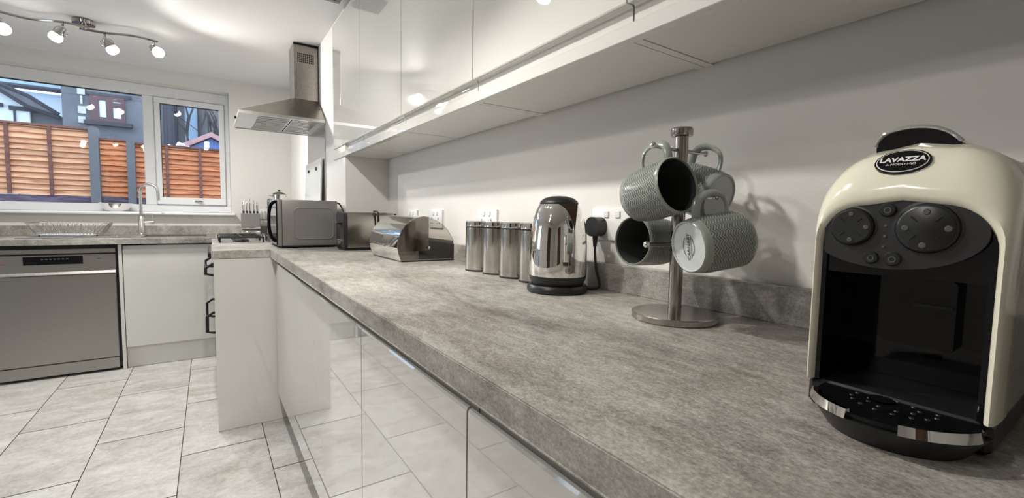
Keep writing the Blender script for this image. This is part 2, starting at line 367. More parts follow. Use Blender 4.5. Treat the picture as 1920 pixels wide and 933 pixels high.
# glazed patio door in the left wall (unseen, added to let cool daylight in)
d1 = thing('door_1', (XL-.05, (DY0+DY1)/2, 0), 'white glazed patio door in the left wall', 'door', kind='structure')
g = G(); g.box(XL-.08, XL-.02, DY0, DY0+.07, 0, DZ); g.box(XL-.08, XL-.02, DY1-.07, DY1, 0, DZ); g.box(XL-.08, XL-.02, DY0+.07, DY1-.07, DZ-.07, DZ)
g.box(XL-.08, XL-.02, DY0+.07, DY1-.07, 0, .07); g.box(XL-.08, XL-.02, 3.06, 3.14, .07, DZ-.07); g.out('door_frame', M['upvc'], d1)
for a, b in ((DY0+.07, 3.06), (3.14, DY1-.07)): G().box(XL-.052, XL-.048, a, b, .07, DZ-.07).out('pane', M['glass'], d1)
def plain_door(name, label, x0, x1, y0, y1):
    t = thing(name, ((x0+x1)/2, (y0+y1)/2, 0), label, 'door', kind='structure')
    dx, dy_ = x1-x0, y1-y0; th = .02
    if dx > dy_:
        G().box(x0, x1, y0, y1, .003, 2.0).out('door_leaf', M['oak'], t); G().box(x0-.07, x0-.002, y0, y1+.01, 0, 2.07).out('architrave', M['upvc'], t); G().box(x1+.002, x1+.07, y0, y1+.01, 0, 2.07).out('architrave', M['upvc'], t)
    else:
        G().box(x0, x1, y0, y1, .003, 2.0).out('door_leaf', M['oak'], t); G().box(x0, x1+.01, y0-.07, y0-.002, 0, 2.07).out('architrave', M['upvc'], t); G().box(x0, x1+.01, y1+.002, y1+.07, 0, 2.07).out('architrave', M['upvc'], t)
plain_door('door_2', 'dark wooden door in the wall behind the camera', -1.5, -.72, YK+.001, YK+.035)  # unseen, added to give the chrome something dark to reflect
plain_door('door_3', 'dark wooden door in the left wall', XL+.001, XL+.035, -.3, .5)  # second unseen door, added for contrast in the chrome
# window: fixed light on the left, opening casement on the right
w1 = thing('window_1', ((WX0+WX1)/2, WY, WZ0), 'white plastic window with a fixed pane and a side casement', 'window', kind='structure')
FY0, FY1 = WY, WY+.06
g = G(); g.box(WX0, WX1, FY0, FY1, 2.018, WZ1, .004); g.box(WX0, WX1, FY0, FY1, WZ0+.02, 1.142, .004); g.box(WX0, WX0+.06, FY0, FY1, 1.142, 2.018, .004); g.box(WX1-.032, WX1, FY0, FY1, 1.142, 2.018, .004)
g.out('window_frame', M['upvc'], w1)
G().box(-.415, -.343, FY0-.004, FY1, 1.142, 2.018, .005).out('mullion', M['upvc'], w1)
G().box(WX0+.06, -.415, WY+.028, WY+.032, 1.142, 2.018).out('pane', M['glass'], w1)
G().box(WX0+.06, -.415, WY+.020, WY+.027, 2.010, 2.018).out('glazing_bead', M['black'], w1)
c = thing('casement', (-.12, WY, 1.142), None, None); c.parent = w1; c.location = Vector((-.12, WY, 1.142))-w1.location
cx0, cx1, cz0, cz1 = -.34, .137, 1.147, 2.013; gx0, gx1, gz0, gz1 = -.303, .098, 1.205, 1.968
g = G(); g.box(cx0, cx1, FY0-.018, FY1-.02, gz1, cz1, .005); g.box(cx0, cx1, FY0-.018, FY1-.02, cz0, gz0, .005); g.box(cx0, gx0, FY0-.018, FY1-.02, gz0, gz1, .005); g.box(gx1, cx1, FY0-.018, FY1-.02, gz0, gz1, .005)
mk('sash', g.v, g.f, M['upvc'], c)
G().box(gx0, gx1, WY+.010, WY+.014, gz0, gz1).out('pane', M['glass'], c)
g = G(); g.box(gx0, gx1, WY-.001, WY+.008, gz1-.006, gz1); g.box(gx0, gx0+.005, WY-.001, WY+.008, gz0, gz1); g.out('gasket', M['black'], c)
g = G(); g.box(-.09, -.04, WY-.032, WY-.018, 1.172, 1.184, .003); g.tube([(-.075, WY-.035, 1.178), (-.03, WY-.042, 1.172)], .006); g.out('window_handle', M['gunmetal'], c)
G().box(WX0-.03, WX1+.022, 4.505, WY, WZ0+.002, 1.081, .006, 2).out('window_sill', M['upvc'], w1)
# ------------------------------------------------------------------ outside
gy = 8.3
gd = G().box(-9, 7, YW+.30, 24, -.2, 0.9).out('garden_ground', M['soil']); props(gd, kind='structure')
fence = thing('garden_fence', (-1.0, gy, .9), 'orange lapped timber garden fence with grey concrete posts beyond the window', 'fence')
def fence_panel(x0, x1, z1, battens, mat, label, bow=0):
    t = thing('fence_panel', ((x0+x1)/2, gy, .9), label, None); t.parent = fence; t.location = Vector(((x0+x1)/2, gy, .9))-fence.location
    z = 1.28; k = 0
    me = None
    while z < z1-.02:
        g = G(); h = min(.086, z1-z); n = 8
        V = []; jit = [random.uniform(-.006, .006) for _ in range(n+1)]
        for i in range(n+1):
            x = x0+(x1-x0)*i/n
            V += [(x, gy-.010, z+jit[i]), (x, gy+.030, z+h), (x, gy+.042, z+h), (x, gy+.004, z+jit[i])]
        Fc = []
        for i in range(n):
            a = 4*i; b = a+4
            Fc += [(a+j, a+(j+1) % 4, b+(j+1) % 4, b+j) for j in range(4)]
        Fc += [(0, 1, 2, 3), (4*n, 4*n+1, 4*n+2, 4*n+3)]
        g.add(V, Fc).out('board', mat, t)
        z += .072; k += 1
    for bx in battens: G().box(bx-.018, bx+.018, gy-.030, gy-.006, 1.28, z1).out('batten', M['batten'], t)
    G().box(x0, x1, gy-.01, gy+.05, z1-.004, z1+.022).out('capping_rail', M['batten'], t)
    G().box(x0, x1, gy+.0, gy+.045, .9, 1.275).out('gravel_board', M['gravel'], t)
    return t
fence_panel(-3.12, -1.31, 2.17, (-2.07, -1.687), M['cedar2'], 'widest pale orange lapped fence panel at the left of the window view')
fence_panel(-1.20, -.925, 2.055, (), M['cedar'], 'narrow orange fence panel between the two grey posts')
fence_panel(-.828, 1.0, 2.03, (-.475, -.078, .36), M['cedar'], 'orange lapped fence panel seen through the right casement')
for x0, x1, z1, lb in ((-1.304, -1.207, 2.22, 'taller grey concrete fence post with a sloped top'), (-.918, -.832, 2.085, 'shorter grey concrete fence post beside the narrow panel')):
    t = G().prism([(x0, .9), (x1, .9), (x1, z1-.02), ((x0+x1)/2, z1), (x0, z1-.02)], 1, gy-.06, gy+.07).out('fence_post', M['post'], fence); props(t, lb)
# grey rendered building
by = 14.0
def bp(px, py, Y=by): p = pix(px, py, 1, Y); return p.x, p.z
t = thing('grey_building', (0, by+2, .9), 'weathered grey rendered building behind the fence', 'building')
xl = bp(116, 200)[0]; xr = bp(440, 200)[0]+1.5
G().box(xl, xr, by, by+5, .9, 9).out('rendered_wall', M['render'], t)
fx0, fz1 = bp(168, 178); fx1, fz0 = bp(236, 232)
mx_ = bp(206, 200)[0]; tz = bp(222, 199)[1]
wf = G(); wf.box(fx0, fx1, by-.07, by-.005, fz1-.09, fz1); wf.box(fx0, fx1, by-.07, by-.005, fz0, fz0+.09)
for a, b in ((fx0, fx0+.16), (mx_-.06, mx_+.06), (fx1-.07, fx1)): wf.box(a, b, by-.07, by-.005, fz0+.09, fz1-.09)
wf.box(mx_+.06, fx1-.07, by-.07, by-.005, tz-.05, tz+.05)
wfo = wf.out('window', M['brown'], t)
for a, b, c0, c1 in ((fx0+.16, mx_-.06, fz0+.09, fz1-.09), (mx_+.06, fx1-.07, fz0+.09, tz-.05), (mx_+.06, fx1-.07, tz+.05, fz1-.09)):
    G().box(a, b, by-.03, by-.01, c0, c1).out('pane', M['sky_glass'], wfo)
G().box(fx0-.1, fx1+.12, by-.14, by, fz0-.1, fz0-.01).out('window_ledge', M['trim'], t)
G().box(fx0-.05, fx1+.12, by-.05, by, fz1+.01, fz1+.07).out('lintel', M['trim'], t)
px_ = bp(154, 200)[0]
for k in range(26):
    z = .95+k*.21; G().box(px_-.04+random.uniform(-.03, .03), px_+.04+random.uniform(-.03, .03), by-.04, by-.002, z, z+random.uniform(.10, .2)).out('render_patch', M['biscuit'], t)
g = G(); p0 = bp(358, 210)[0]; g.tube([(p0, by-.12, .95), (p0, by-.12, 8)], .13, 12); g.out('downpipe', M['pipe'], t)
for q, w_ in ((313, .10), (322, .16), (374, .05)):
    p0 = bp(q, 210)[0]; G().tube([(p0, by-.1, .95), (p0, by-.1, 8)], w_/1.4, 10).out('waste_pipe', M['trim'], t)
# bare climbing branches
t = thing('climbing_plant', (bp(390, 270)[0], by-.8, .9), 'bare dark climbing branches on the grey building', 'plant')
g = G(); bx0 = bp(378, 200)[0]; bx1 = bp(412, 200)[0]
for k in range(9):
    x = bx0+(bx1-bx0)*k/8; pts = [(x, by-.7, .9)]
    z = .9
    while z < 5.6: z += .35; x += random.uniform(-.16, .16); pts.append((x, by-.7+random.uniform(-.05, .05), z))
    g.tube(pts, .02, 5)
    for q in pts[4::2]: g.tube([q, (q[0]+random.uniform(-.4, .4), q[1]-.02, q[2]+.3)], .012, 4)
g.out('branches', M['leaf'], t); G().sphere((bp(390, 270)[0], by-.75, 1.0), .12).out('stump', M['leaf'], t)
# small gabled shed
sy = 10.5
t = thing('garden_shed', (pix(388, 275, 1, sy).x, sy+.6, .9), 'small blue boarded shed with a pink roof behind the fence', 'shed')
a = pix(354, 274, 1, sy); b_ = pix(396, 258, 1, sy); c_ = pix(440, 280, 1, sy)
g = G().prism([(a.x, .9), (c_.x, .9), (c_.x, a.z-.02), (b_.x, b_.z-.02), (a.x, a.z-.02)], 1, sy, sy+1.4); g.out('boarded_wall', M['blueboard'], t)
for (q0, q1) in (((a.x-.1, a.z-.06), (b_.x, b_.z)), ((b_.x, b_.z), (c_.x+.1, a.z-.06))):
    G().prism([q0, q1, (q1[0], q1[1]+.09), (q0[0], q0[1]+.09)], 1, sy-.12, sy+1.5).out('roof_slope', M['pinkroof'], t)
# light reflections modelled as pale blobs on top of the fence
for k, (qx, qy, r) in enumerate(((340, 272, .045), (351, 275, .02), (318, 273, .03), (374, 281, .028), (392, 281, .03))):
    p = pix(qx, qy, 1, gy+.1); g = G()
    for i in range(5): g.sphere((p.x+random.uniform(-r, r), gy+.1, p.z+random.uniform(-r*.4, r*.5)), r*.6, 8)
    g.tube([(p.x, gy+.1, .9), (p.x, gy+.1, p.z)], .006, 5)
    o = g.out('blossom', M['bloom'], None, True); props(o, ['largest pale blossom cluster above the fence in the casement', 'pale blossom beside the largest cluster', 'leftmost small pale blossom over the fence', 'small pale blossom under the shed roof', 'rightmost pale blossom above the fence'][k], 'blossom', 'blossom along the fence top')
# white houses far left
hy = 19.0
def hp(px, py, Y=hy): p = pix(px, py, 1, Y); return p.x, p.z
t = thing('white_house', (-10.5, hy+2, .9), 'white house with a pale roof and dark gutter far behind the fence', 'house')
A = hp(116, 179); xr_ = A[0]+.5
G().box(-22, xr_, hy, hy+5, .9, A[1]).out('white_wall', M['wrender'], t)
G().prism([(hy-.3, A[1]+.05), (hy+4.5, A[1]+3.9), (hy+4.5, A[1]+4.1), (hy-.3, A[1]+.25)], 0, -22, xr_).out('roof_slope', M['proof'], t)
for k in range(7):
    f = (k+1)/8; G().box(-22, xr_, hy-.3+4.8*f-.02, hy-.3+4.8*f, A[1]+.26+3.85*f-.01, A[1]+.26+3.85*f+.012).out('roof_course', M['proof'], t)
G().tube([(-22, hy-.36, A[1]+.06), (xr_, hy-.36, A[1]+.06)], .07, 8).out('gutter', M['trim'], t)
h2 = 16.5
def hq(px, py): p = pix(px, py, 1, h2); return (p.x, p.z)
t = thing('gabled_house', (-9, h2+1, .9), 'white gabled extension with a dark slate roof edge', 'house')
def low(p): return (p[0], .9)
c1, c2, c3 = hq(-60, 130), hq(0, 169), hq(57, 203)
G().prism([low(c1), low(c3), c3, c2, c1], 1, h2, h2+1.5).out('gable_wall', M['wrender'], t)
c4 = hq(116, 223)
G().prism([(c3[0]+.01, .9), low(c4), c4, (c3[0]+.01, c3[1])], 1, h2+.05, h2+1.5).out('grey_side_wall', M['render'], t)  # shadow under the eave put into the wall's darker colour
vb = [hq(-60, 133), hq(0, 160), hq(60, 185), hq(116, 219), hq(116, 223), hq(57, 203), hq(0, 169), hq(-60, 140)]
G().prism(vb, 1, h2-.25, h2+1.6).out('roof_slope', M['slate'], t)
for ln in ([hq(-60, 131), hq(0, 159), hq(60, 184), hq(116, 218)], [hq(-60, 141), hq(0, 169), hq(57, 203), hq(116, 224)]):
    G().tube([(x, h2-.28, z) for x, z in ln], .045, 6).out('bargeboard', M['trim'], t)
a, b, c = hq(26, 199), hq(58, 203), hq(31, 230)
f_ = G(); f_.box(hq(18, 199)[0], b[0]+.15, h2-.08, h2-.005, a[1]-.10, a[1]); f_.box(a[0], c[0], h2-.08, h2-.005, .9, a[1]-.10); fo = f_.out('window', M['trim'], t)
G().box(c[0], b[0]-.02, h2-.03, h2-.005, .9, a[1]-.10).out('pane', M['sky_glass'], fo)
G().box(hq(-40, 198)[0], hq(6, 198)[0], h2-.08, h2-.005, a[1]-.05, a[1]+.04).out('window_head', M['trim'], t)

# ------------------------------------------------------------------ kitchen units along the right wall
XF = .26                                                  # worktop front edge
g = G().prism([(XF, -1.2), (XW-.004, -1.2), (XW-.004, YB-.002), (XB-.002, YB-.002), (XB-.002, 3.148), (.010, 3.148), (.010, 2.58), (XF, 2.58)], 2, WT-.038, WT)
bm = bmesh.new(); me = bpy.data.meshes.new('t'); me.from_pydata(g.v, [], g.f); bm.from_mesh(me)
bmesh.ops.bevel(bm, geom=bm.edges[:], offset=.0015, segments=2, affect='EDGES'); bm.verts.index_update()
wo_ = mk('worktop', [v.co.copy() for v in bm.verts], [[v.index for v in f.verts] for f in bm.faces], M['worktop']); bm.free()
props(wo_, 'long mottled grey concrete-look worktop running past the kettle to the cooker', 'worktop')
o = G().box(.860, XW-.004, -1.2, YB-.002, WT, .970, .0012).out('worktop_upstand', M['worktop']); props(o, 'low grey upstand along the wall behind the kettle', 'upstand')
o = G().box(XB, .860, YB-.022, YB-.002, WT, .970, .0012).out('worktop_upstand', M['worktop']); props(o, 'short grey upstand on the boxed-out wall behind the toaster', 'upstand')
# base units with handleless doors
DXF = .280
def jdoor_base(y0, y1, parent):
    zt = .832; prof = [(DXF, .150), (DXF, zt-.004), (DXF+.002, zt), (DXF+.006, zt+.001), (DXF+.010, zt-.006), (DXF+.013, zt-.022), (DXF+.017, zt-.026), (DXF+.019, zt-.010), (DXF+.0195, WT-.043), (DXF+.022, WT-.043), (DXF+.022, .150)]
    return G().prism(prof, 1, y0+.0021, y1-.0021).out('door', M['gloss'], parent, True, angle=25)
units = ((-.995, -.492, 'white gloss base unit behind the camera end of the worktop'), (-.492, .011, 'white gloss base unit under the near end of the worktop'), (.011, .511, 'white gloss base unit door below the coffee machine end'),
         (.511, 1.014, 'white gloss base unit door between the two vertical joints'), (1.014, 2.560, 'widest white gloss base unit reflecting the end panel and floor'))
for y0, y1, lb in units:
    t = thing('base_cabinet', (.57, (y0+y1)/2, .0), lb, 'cabinet', 'base units under the long worktop')
    G().box(DXF+.024, .855, y0+.001, y1-.001, .15, WT-.040).out('carcass', M['matt'], t)
    jdoor_base(y0, y1, t)
    G().box(DXF+.055, DXF+.073, y0, y1, .002, .149).out('plinth', M['gloss'], t)
t = thing('end_panel_unit', (.32, 2.87, 0), 'white gloss end panel facing the camera beside the cooker', 'cabinet')
G().box(.016, .600, 2.582, 2.600, .001, WT-.039, .0008).out('end_panel', M['gloss'], t)
G().box(.022, .620, 2.601, 3.140, .15, WT-.040).out('carcass', M['matt'], t)
G().box(.016, .022, 2.603, 3.138, .15, WT-.045).out('door', M['gloss'], t)
# wall units
CX, CZ = .638, 1.413
def jdoor_wall(y0, y1, parent):
    zb = 1.478
    prof = [(CX, 2.192), (CX, zb+.003), (CX+.0015, zb), (CX+.016, zb+.002), (CX+.0195, zb-.002), (CX+.0205, zb-.010), (CX+.0195, zb-.034), (CX+.022, zb-.034), (CX+.022, 2.192)]
    return G().prism(prof, 1, y0+.0021, y1-.0021).out('door', M['gloss'], parent, True, angle=25)
ys = [-1.14, -.568, .006, .580, 1.152, 1.726, 2.301, 2.868]
lbs = ['wall unit behind the camera', 'wall unit above and behind the camera', 'nearest white gloss wall unit over the coffee machine', 'white gloss wall unit whose door fills the top middle', 'white gloss wall unit door third from the cooker hood',
       'white gloss wall unit door second from the cooker hood', 'farthest white gloss wall unit beside the cooker hood']
for k, (y0, y1) in enumerate(zip(ys, ys[1:])):
    t = thing('wall_cabinet', (.76, (y0+y1)/2, CZ), lbs[k], 'cabinet', 'wall units over the worktop')
    jdoor_wall(y0, y1, t)
    xb = .887 if y1 < YB else XB-.002
    if y1 < YB:
        for a, b in ((y0+.001, y0+.018), (y1-.018, y1-.001)): G().box(CX+.024, .889, a, b, CZ+.0005, 2.192).out('side_panel', M['matt'], t)
        G().box(CX+.024, .879, y0+.0188, y1-.0188, CZ+.002, CZ+.018).out('base_panel', M['matt'], t)
        G().box(.868, .878, y0+.019, y1-.019, CZ+.019, 2.192).out('back_panel', M['matt'], t)
    else:
        G().box(CX+.024, .889, y0+.001, y0+.018, CZ+.0005, 2.192).out('side_panel', M['matt'], t)
        G().box(CX+.024, .879, y0+.0188, YB-.002, CZ+.002, CZ+.018).out('base_panel', M['matt'], t)
        G().box(.868, .878, y0+.019, YB-.002, CZ+.019, 2.192).out('back_panel', M['matt'], t)
o = G().box(CX+.001, CX+.0235, -1.14, 2.868, CZ, CZ+.028, .001).out('cabinet_pelmet', M['gloss']); props(o, 'continuous white gloss pelmet strip under the wall units', 'pelmet')

# ------------------------------------------------------------------ window-side run: dishwasher, sink unit, worktop
YF = 3.953
sx0, sx1, sy0_, sy1_ = -.40, .00, YF+.12, YF+.46        # sink bowl cut-out
def slab(x0, x1, y0, y1, z0, z1, hx0, hx1, hy0, hy1):
    xs = [x0, hx0, hx1, x1]; yy = [y0, hy0, hy1, y1]; V = []; Fc = []
    idx = {}
    for k, z in enumerate((z0, z1)):
        for j, y in enumerate(yy):
            for i, x in enumerate(xs): idx[i, j, k] = len(V); V.append((x, y, z))
    for k in (0, 1):
        for j in range(3):
            for i in range(3):
                if i == 1 and j == 1: continue
                Fc.append((idx[i, j, k], idx[i+1, j, k], idx[i+1, j+1, k], idx[i, j+1, k]))
    def side(a, b): Fc.append((idx[a+(0,)], idx[b+(0,)], idx[b+(1,)], idx[a+(1,)]))
    for i in range(3): side((i, 0), (i+1, 0)); side((i, 3), (i+1, 3)); side((0, i), (0, i+1)); side((3, i), (3, i+1))
    side((1, 1), (2, 1)); side((1, 2), (2, 2)); side((1, 1), (1, 2)); side((2, 1), (2, 2))
    return V, Fc
V, Fc = slab(-2.3, XB-.003, YF, YW-.003, WT-.038, WT, sx0, sx1, sy0_, sy1_)
o = mk('worktop', V, Fc, M['worktop']); props(o, 'grey concrete-look worktop under the window around the sink', 'worktop')
o = G().box(-2.3, XB-.003, YW-.022, YW-.003, WT, .972, .0012).out('worktop_upstand', M['worktop']); props(o, 'low grey upstand under the window sill', 'upstand')
# sink
t = thing('kitchen_sink', (-.45, YF+.30, WT), 'inset stainless steel sink and drainer under the window', 'sink')
V, Fc = slab(-1.00, .04, YF+.08, YF+.52, WT+.0005, WT+.006, sx0+.01, sx1-.01, sy0_+.01, sy1_-.01); mk('drainer', V, Fc, M['steel_h'], t)
g = G(); a, b, c, d = sx0+.01, sx1-.01, sy0_+.01, sy1_-.01; z0 = WT-.17
g.box(a, a+.003, c, d, z0, WT+.004); g.box(b-.003, b, c, d, z0, WT+.004); g.box(a, b, c, c+.003, z0, WT+.004); g.box(a, b, d-.003, d, z0, WT+.004); g.box(a, b, c, d, z0-.003, z0); g.out('bowl', M['steel_h'], t)
g = G()
for k in range(7): g.box(-.95+k*.07, -.94+k*.07, YF+.14, YF+.46, WT+.006, WT+.0085, .001)
g.out('drainer_ribs', M['steel_h'], t)
# tap
tx, ty = -.424, 4.43
t = thing('kitchen_tap', (tx, ty, WT), 'tall chrome swan-neck tap behind the sink', 'tap')
G().lathe([(0, 0), (.026, 0), (.026, .006), (.019, .010), (.019, .13), (.012, .14), (0, .14)], (tx, ty, WT+.0062), 24).out('tap_body', M['steel'], t, True)
arc = [(tx, ty, WT+.13), (tx, ty, WT+.33)]+[(tx+.055-.055*math.cos(a), ty-.03*(1-math.cos(a))/2, WT+.335+.058*math.sin(a)) for a in [PI*i/12 for i in range(1, 13)]]+[(tx+.112, ty-.03, WT+.27)]
G().tube(arc, .0105, 14).out('spout', M['steel'], t, True)
g = G(); g.tube([(tx+.012, ty, WT+.10), (tx+.075, ty-.004, WT+.103)], .009, 12); g.tube([(tx+.066, ty-.004, WT+.103), (tx+.068, ty-.004, WT+.17)], .004, 8); g.out('lever', M['steel'], t, True)
# dish rack
t = thing('dish_rack', (-.775, 4.24, WT+.009), 'empty chrome wire dish rack on the drainer', 'dish rack')
rx0, rx1, ry0, ry1 = -.975, -.575, 4.10, 4.38; rz0, rz1 = WT+.020, WT+.098
def loop(x0, x1, y0, y1, z, r=.03): return [(a, b, z) for a, b in rrect(x0, x1, y0, y1, r, 4)]
G().tube(loop(rx0, rx1, ry0, ry1, rz1), .003, 6, closed=True).out('rim', M['chrome'], t, True)
G().tube(loop(rx0+.045, rx1-.045, ry0+.03, ry1-.03, rz0), .003, 6, closed=True).out('base_ring', M['chrome'], t, True)
g = G()
for k in range(17):
    f = k/16; xt = rx0+.02+(rx1-rx0-.04)*f; xb_ = rx0+.06+(rx1-rx0-.12)*f
    g.tube([(xt, ry0, rz1), (xb_, ry0+.03, rz0), (xb_, ry1-.03, rz0), (xt, ry1, rz1)], .0017, 5)
    if k % 2: g.tube([(xb_, ry0+.06, rz0), (xb_, ry0+.12, rz1-.01), (xb_, ry0+.18, rz0)], .0017, 5)
for k in range(7):
    y = ry0+.04+(ry1-ry0-.08)*k/6; g.tube([(rx0, y, rz1), (rx0+.045, y, rz0), (rx1-.045, y, rz0), (rx1, y, rz1)], .0017, 5)
g.out('wires', M['chrome'], t, True)
for sx in (rx0+.06, rx1-.06):
    for sy in (ry0+.04, ry1-.04): G().tube([(sx, sy, WT+.009), (sx, sy, rz0)], .004, 8).out('foot', M['dkgrey'], t)
# steel bowl on the sill
o = thing('mixing_bowl', (-.587, 4.60, 1.081), 'wide stainless steel bowl on the window sill', 'bowl')
G().lathe([(0, .002), (.055, 0), (.062, .004), (.085, .030), (.098, .060), (.103, .064), (.100, .066), (.094, .058), (.080, .032), (.058, .008), (0, .006)], (-.587, 4.60, 1.081), 40).out('bowl_shell', M['chrome'], o, True)
# dishwasher
t = thing('dishwasher', (-.815, 4.25, 0), 'freestanding stainless steel dishwasher under the window worktop', 'dishwasher')
dx0, dx1, dy = -1.112, -.522, 3.975
G().box(dx0, -.511, dy+.03, 4.54, .02, .858).out('body', M['black'], t)
G().box(dx0+.002, dx1-.002, dy, dy+.03, .685, .800, .003).out('control_panel', M['steel_h'], t)
G().box(dx0+.002, dx1-.002, dy+.004, dy+.03, .806, .836, .002).out('top_trim', M['steel_h'], t)
dr = G().box(dx0+.002, dx1-.002, dy-.006, dy+.03, .098, .668, .004).out('door', M['steel_h'], t)
G().prism([(dy-.006, .670), (dy-.012, .676), (dy-.004, .690), (dy+.03, .690), (dy+.03, .670)], 0, dx0+.002, dx1-.002).out('handle_lip', M['steel'], t)
cp = G().box(-.957, -.684, dy-.002, dy+.002, .738, .790, .001).out('display', M['bgloss'], t)
for k in range(7): G().box(-.878+k*.019, -.866+k*.019, dy-.0028, dy-.0018, .770, .776).out('icon', M['icon'], cp)
G().box(-1.07, -1.028, dy-.001, dy+.001, .745, .750).out('badge', M['inkred'], t)
G().box(-.615, -.595, dy-.001, dy+.001, .768, .771).out('badge', M['ink'], t)
G().box(dx0+.004, dx1-.004, dy+.003, dy+.03, .018, .092, .002).out('kick_plate', M['steel_h'], t)
for x in (dx0+.05, dx1-.05): G().tube([(x, dy+.06, 0), (x, dy+.06, .03)], .015, 10).out('foot', M['black'], t)
o = G().box(-.509, -.490, dy-.002, 4.54, .001, WT-.0385).out('filler_panel', M['gloss']); props(o, 'narrow white upright panel between dishwasher and sink unit', 'panel')
# sink base unit
t = thing('base_cabinet', (-.23, 4.2, 0), 'white gloss sink base unit right of the dishwasher', 'cabinet')
G().box(-.486, .022, dy+.022, 4.54, .15, .720).out('carcass', M['matt'], t)
G().prism([(dy, .152), (dy, .822), (dy+.004, .828), (dy+.012, .812), (dy+.016, .852), (dy+.020, .852), (dy+.020, .152)], 0, -.486, .020).out('door', M['gloss'], t)
G().box(-.488, .022, dy+.030, dy+.046, .002, .148).out('plinth', M['matt'], t)
for xa, xb2, lb in ((-1.70, -1.120, 'white gloss base unit left of the dishwasher, outside the picture'), (-2.29, -1.70, 'white gloss base unit at the far left end under the window worktop')):
    t = thing('base_cabinet', ((xa+xb2)/2, 4.2, 0), lb, 'cabinet')
    G().box(xa+.002, xb2-.002, dy+.022, 4.54, .15, .858).out('carcass', M['matt'], t)
    G().prism([(dy, .152), (dy, .822), (dy+.004, .828), (dy+.012, .812), (dy+.016, .852), (dy+.020, .852), (dy+.020, .152)], 0, xa+.002, xb2-.002).out('door', M['gloss'], t)
    G().box(xa+.002, xb2-.002, dy+.030, dy+.046, .002, .148).out('plinth', M['matt'], t)
# ------------------------------------------------------------------ cooker
t = thing('gas_cooker', (.32, 3.45, 0), 'freestanding gas cooker with black handles next to the end panel', 'cooker')
ky0, ky1, kx0, kx1 = 3.155, 3.752, .030, .628
G().box(kx0, kx1, ky0, ky1, .03, .885).out('body', M['black'], t)
G().box(kx0-.014, kx1, ky0, ky1, .886, .905, .004).out('hob_top', M['steel'], t)
G().box(kx0-.014, kx0, ky0+.002, ky1-.002, .800, .884, .002).out('control_panel', M['bgloss'], t)
for z0, z1 in ((.560, .792), (.120, .552)):
    d = G().box(kx0-.014, kx0, ky0+.004, ky1-.004, z0, z1, .002).out('oven_door', M['bgloss'], t)
    h1, h0 = (.782, .712) if z1 > .7 else (.488, .362)
    ho = kx0-.052
    g = G()
    for yy_ in (ky0+.045, ky1-.045): g.tube([(kx0-.014, yy_, h1), (ho, yy_, h1-.028), (ho, yy_, h0+.008), (kx0-.014, yy_, h0)], .008, 8)
    g.tube([(ho, ky0+.045, h0+.012), (ho, ky1-.045, h0+.012)], .009, 8)
    g.out('handle', M['black'], d, True)
for k in range(5): G().lathe([(0, 0), (.021, 0), (.019, .022), (0, .023)], (kx0-.0145, ky0+.07+k*.115, .835), 18, ax=(-1, 0, .12)).out('knob', M['black'], t, True)
for cy_, cx_ in ((ky0+.16, .17), (ky0+.16, .44), (ky0+.44, .17), (ky0+.44, .44)):
    b = G().lathe([(0, 0), (.045, 0), (.045, .010), (.030, .018), (0, .018)], (cx_, cy_, .9055), 24).out('burner', M['black'], t, True)
    g = G(); s_ = .115; z = .936
    for q in ([(cx_-s_, cy_-s_, z), (cx_+s_, cy_-s_, z)], [(cx_-s_, cy_+s_, z), (cx_+s_, cy_+s_, z)], [(cx_-s_, cy_-s_, z), (cx_-s_, cy_+s_, z)], [(cx_+s_, cy_-s_, z), (cx_+s_, cy_+s_, z)], [(cx_, cy_-s_, z), (cx_, cy_-.03, z)], [(cx_, cy_+s_, z), (cx_, cy_+.03, z)], [(cx_-s_, cy_, z), (cx_-.03, cy_, z)], [(cx_+s_, cy_, z), (cx_+.03, cy_, z)]): g.tube(q, .0055, 6)
    for sx in (-s_, s_):
        for sy in (-s_, s_): g.tube([(cx_+sx, cy_+sy, .905), (cx_+sx, cy_+sy, z)], .005, 6)
    g.out('pan_support', M['black'], t, True)
ld = G().prism([(.606, .907), (.614, .907), (.634, 1.455), (.626, 1.455)], 1, ky0+.01, ky1-.02).out('glass_lid', M['lidglass'], t)
for y in (ky0+.16, ky1-.17): G().lathe([(0, 0), (.012, 0), (.010, .008), (0, .009)], (.6245, y, 1.395), 14, ax=(-1, 0, 0)).out('bumper', M['dkgrey'], ld, True)
for x in (.1, .55):
    for y in (ky0+.06, ky1-.06): G().tube([(x, y, 0), (x, y, .031)], .018, 10).out('foot', M['black'], t)
o = G().box(XB-.005, XB-.001, 3.115, 3.72, .95, 1.672).out('splashback', M['steel']); props(o, 'steel splashback sheet on the wall between cooker and hood', 'splashback')
# ------------------------------------------------------------------ cooker hood
t = thing('cooker_hood', (.45, 3.4, 1.674), 'stainless steel chimney cooker hood over the cooker', 'cooker hood')
hx0, hx1, hy0, hy1 = .163, XB-.003, 3.10, 3.70; ux0, ux1, uy0, uy1 = .492, XB-.006, 3.30, 3.50; z0, z1, z2 = 1.672, 1.690, 1.846
def ring(x0, x1, y0, y1, z): return [(x0, y0, z), (x1, y0, z), (x1, y1, z), (x0, y1, z)]
V = ring(hx0, hx1, hy0, hy1, z1)+ring(ux0, ux1, uy0, uy1, z2)
mk('canopy', V, [(0, 1, 5, 4), (1, 2, 6, 5), (2, 3, 7, 6), (3, 0, 4, 7), (4, 5, 6, 7), (0, 1, 2, 3)], M['steel_hood'], t)
g = G(); e = .012
g.box(hx0, hx1, hy0, hy0+e, z0, z1-.0005); g.box(hx0, hx1, hy1-e, hy1, z0, z1-.0005); g.box(hx0, hx0+e, hy0+e, hy1-e, z0, z1-.0005); g.box(hx1-e, hx1, hy0+e, hy1-e, z0, z1-.0005); g.out('rim', M['steel'], t)
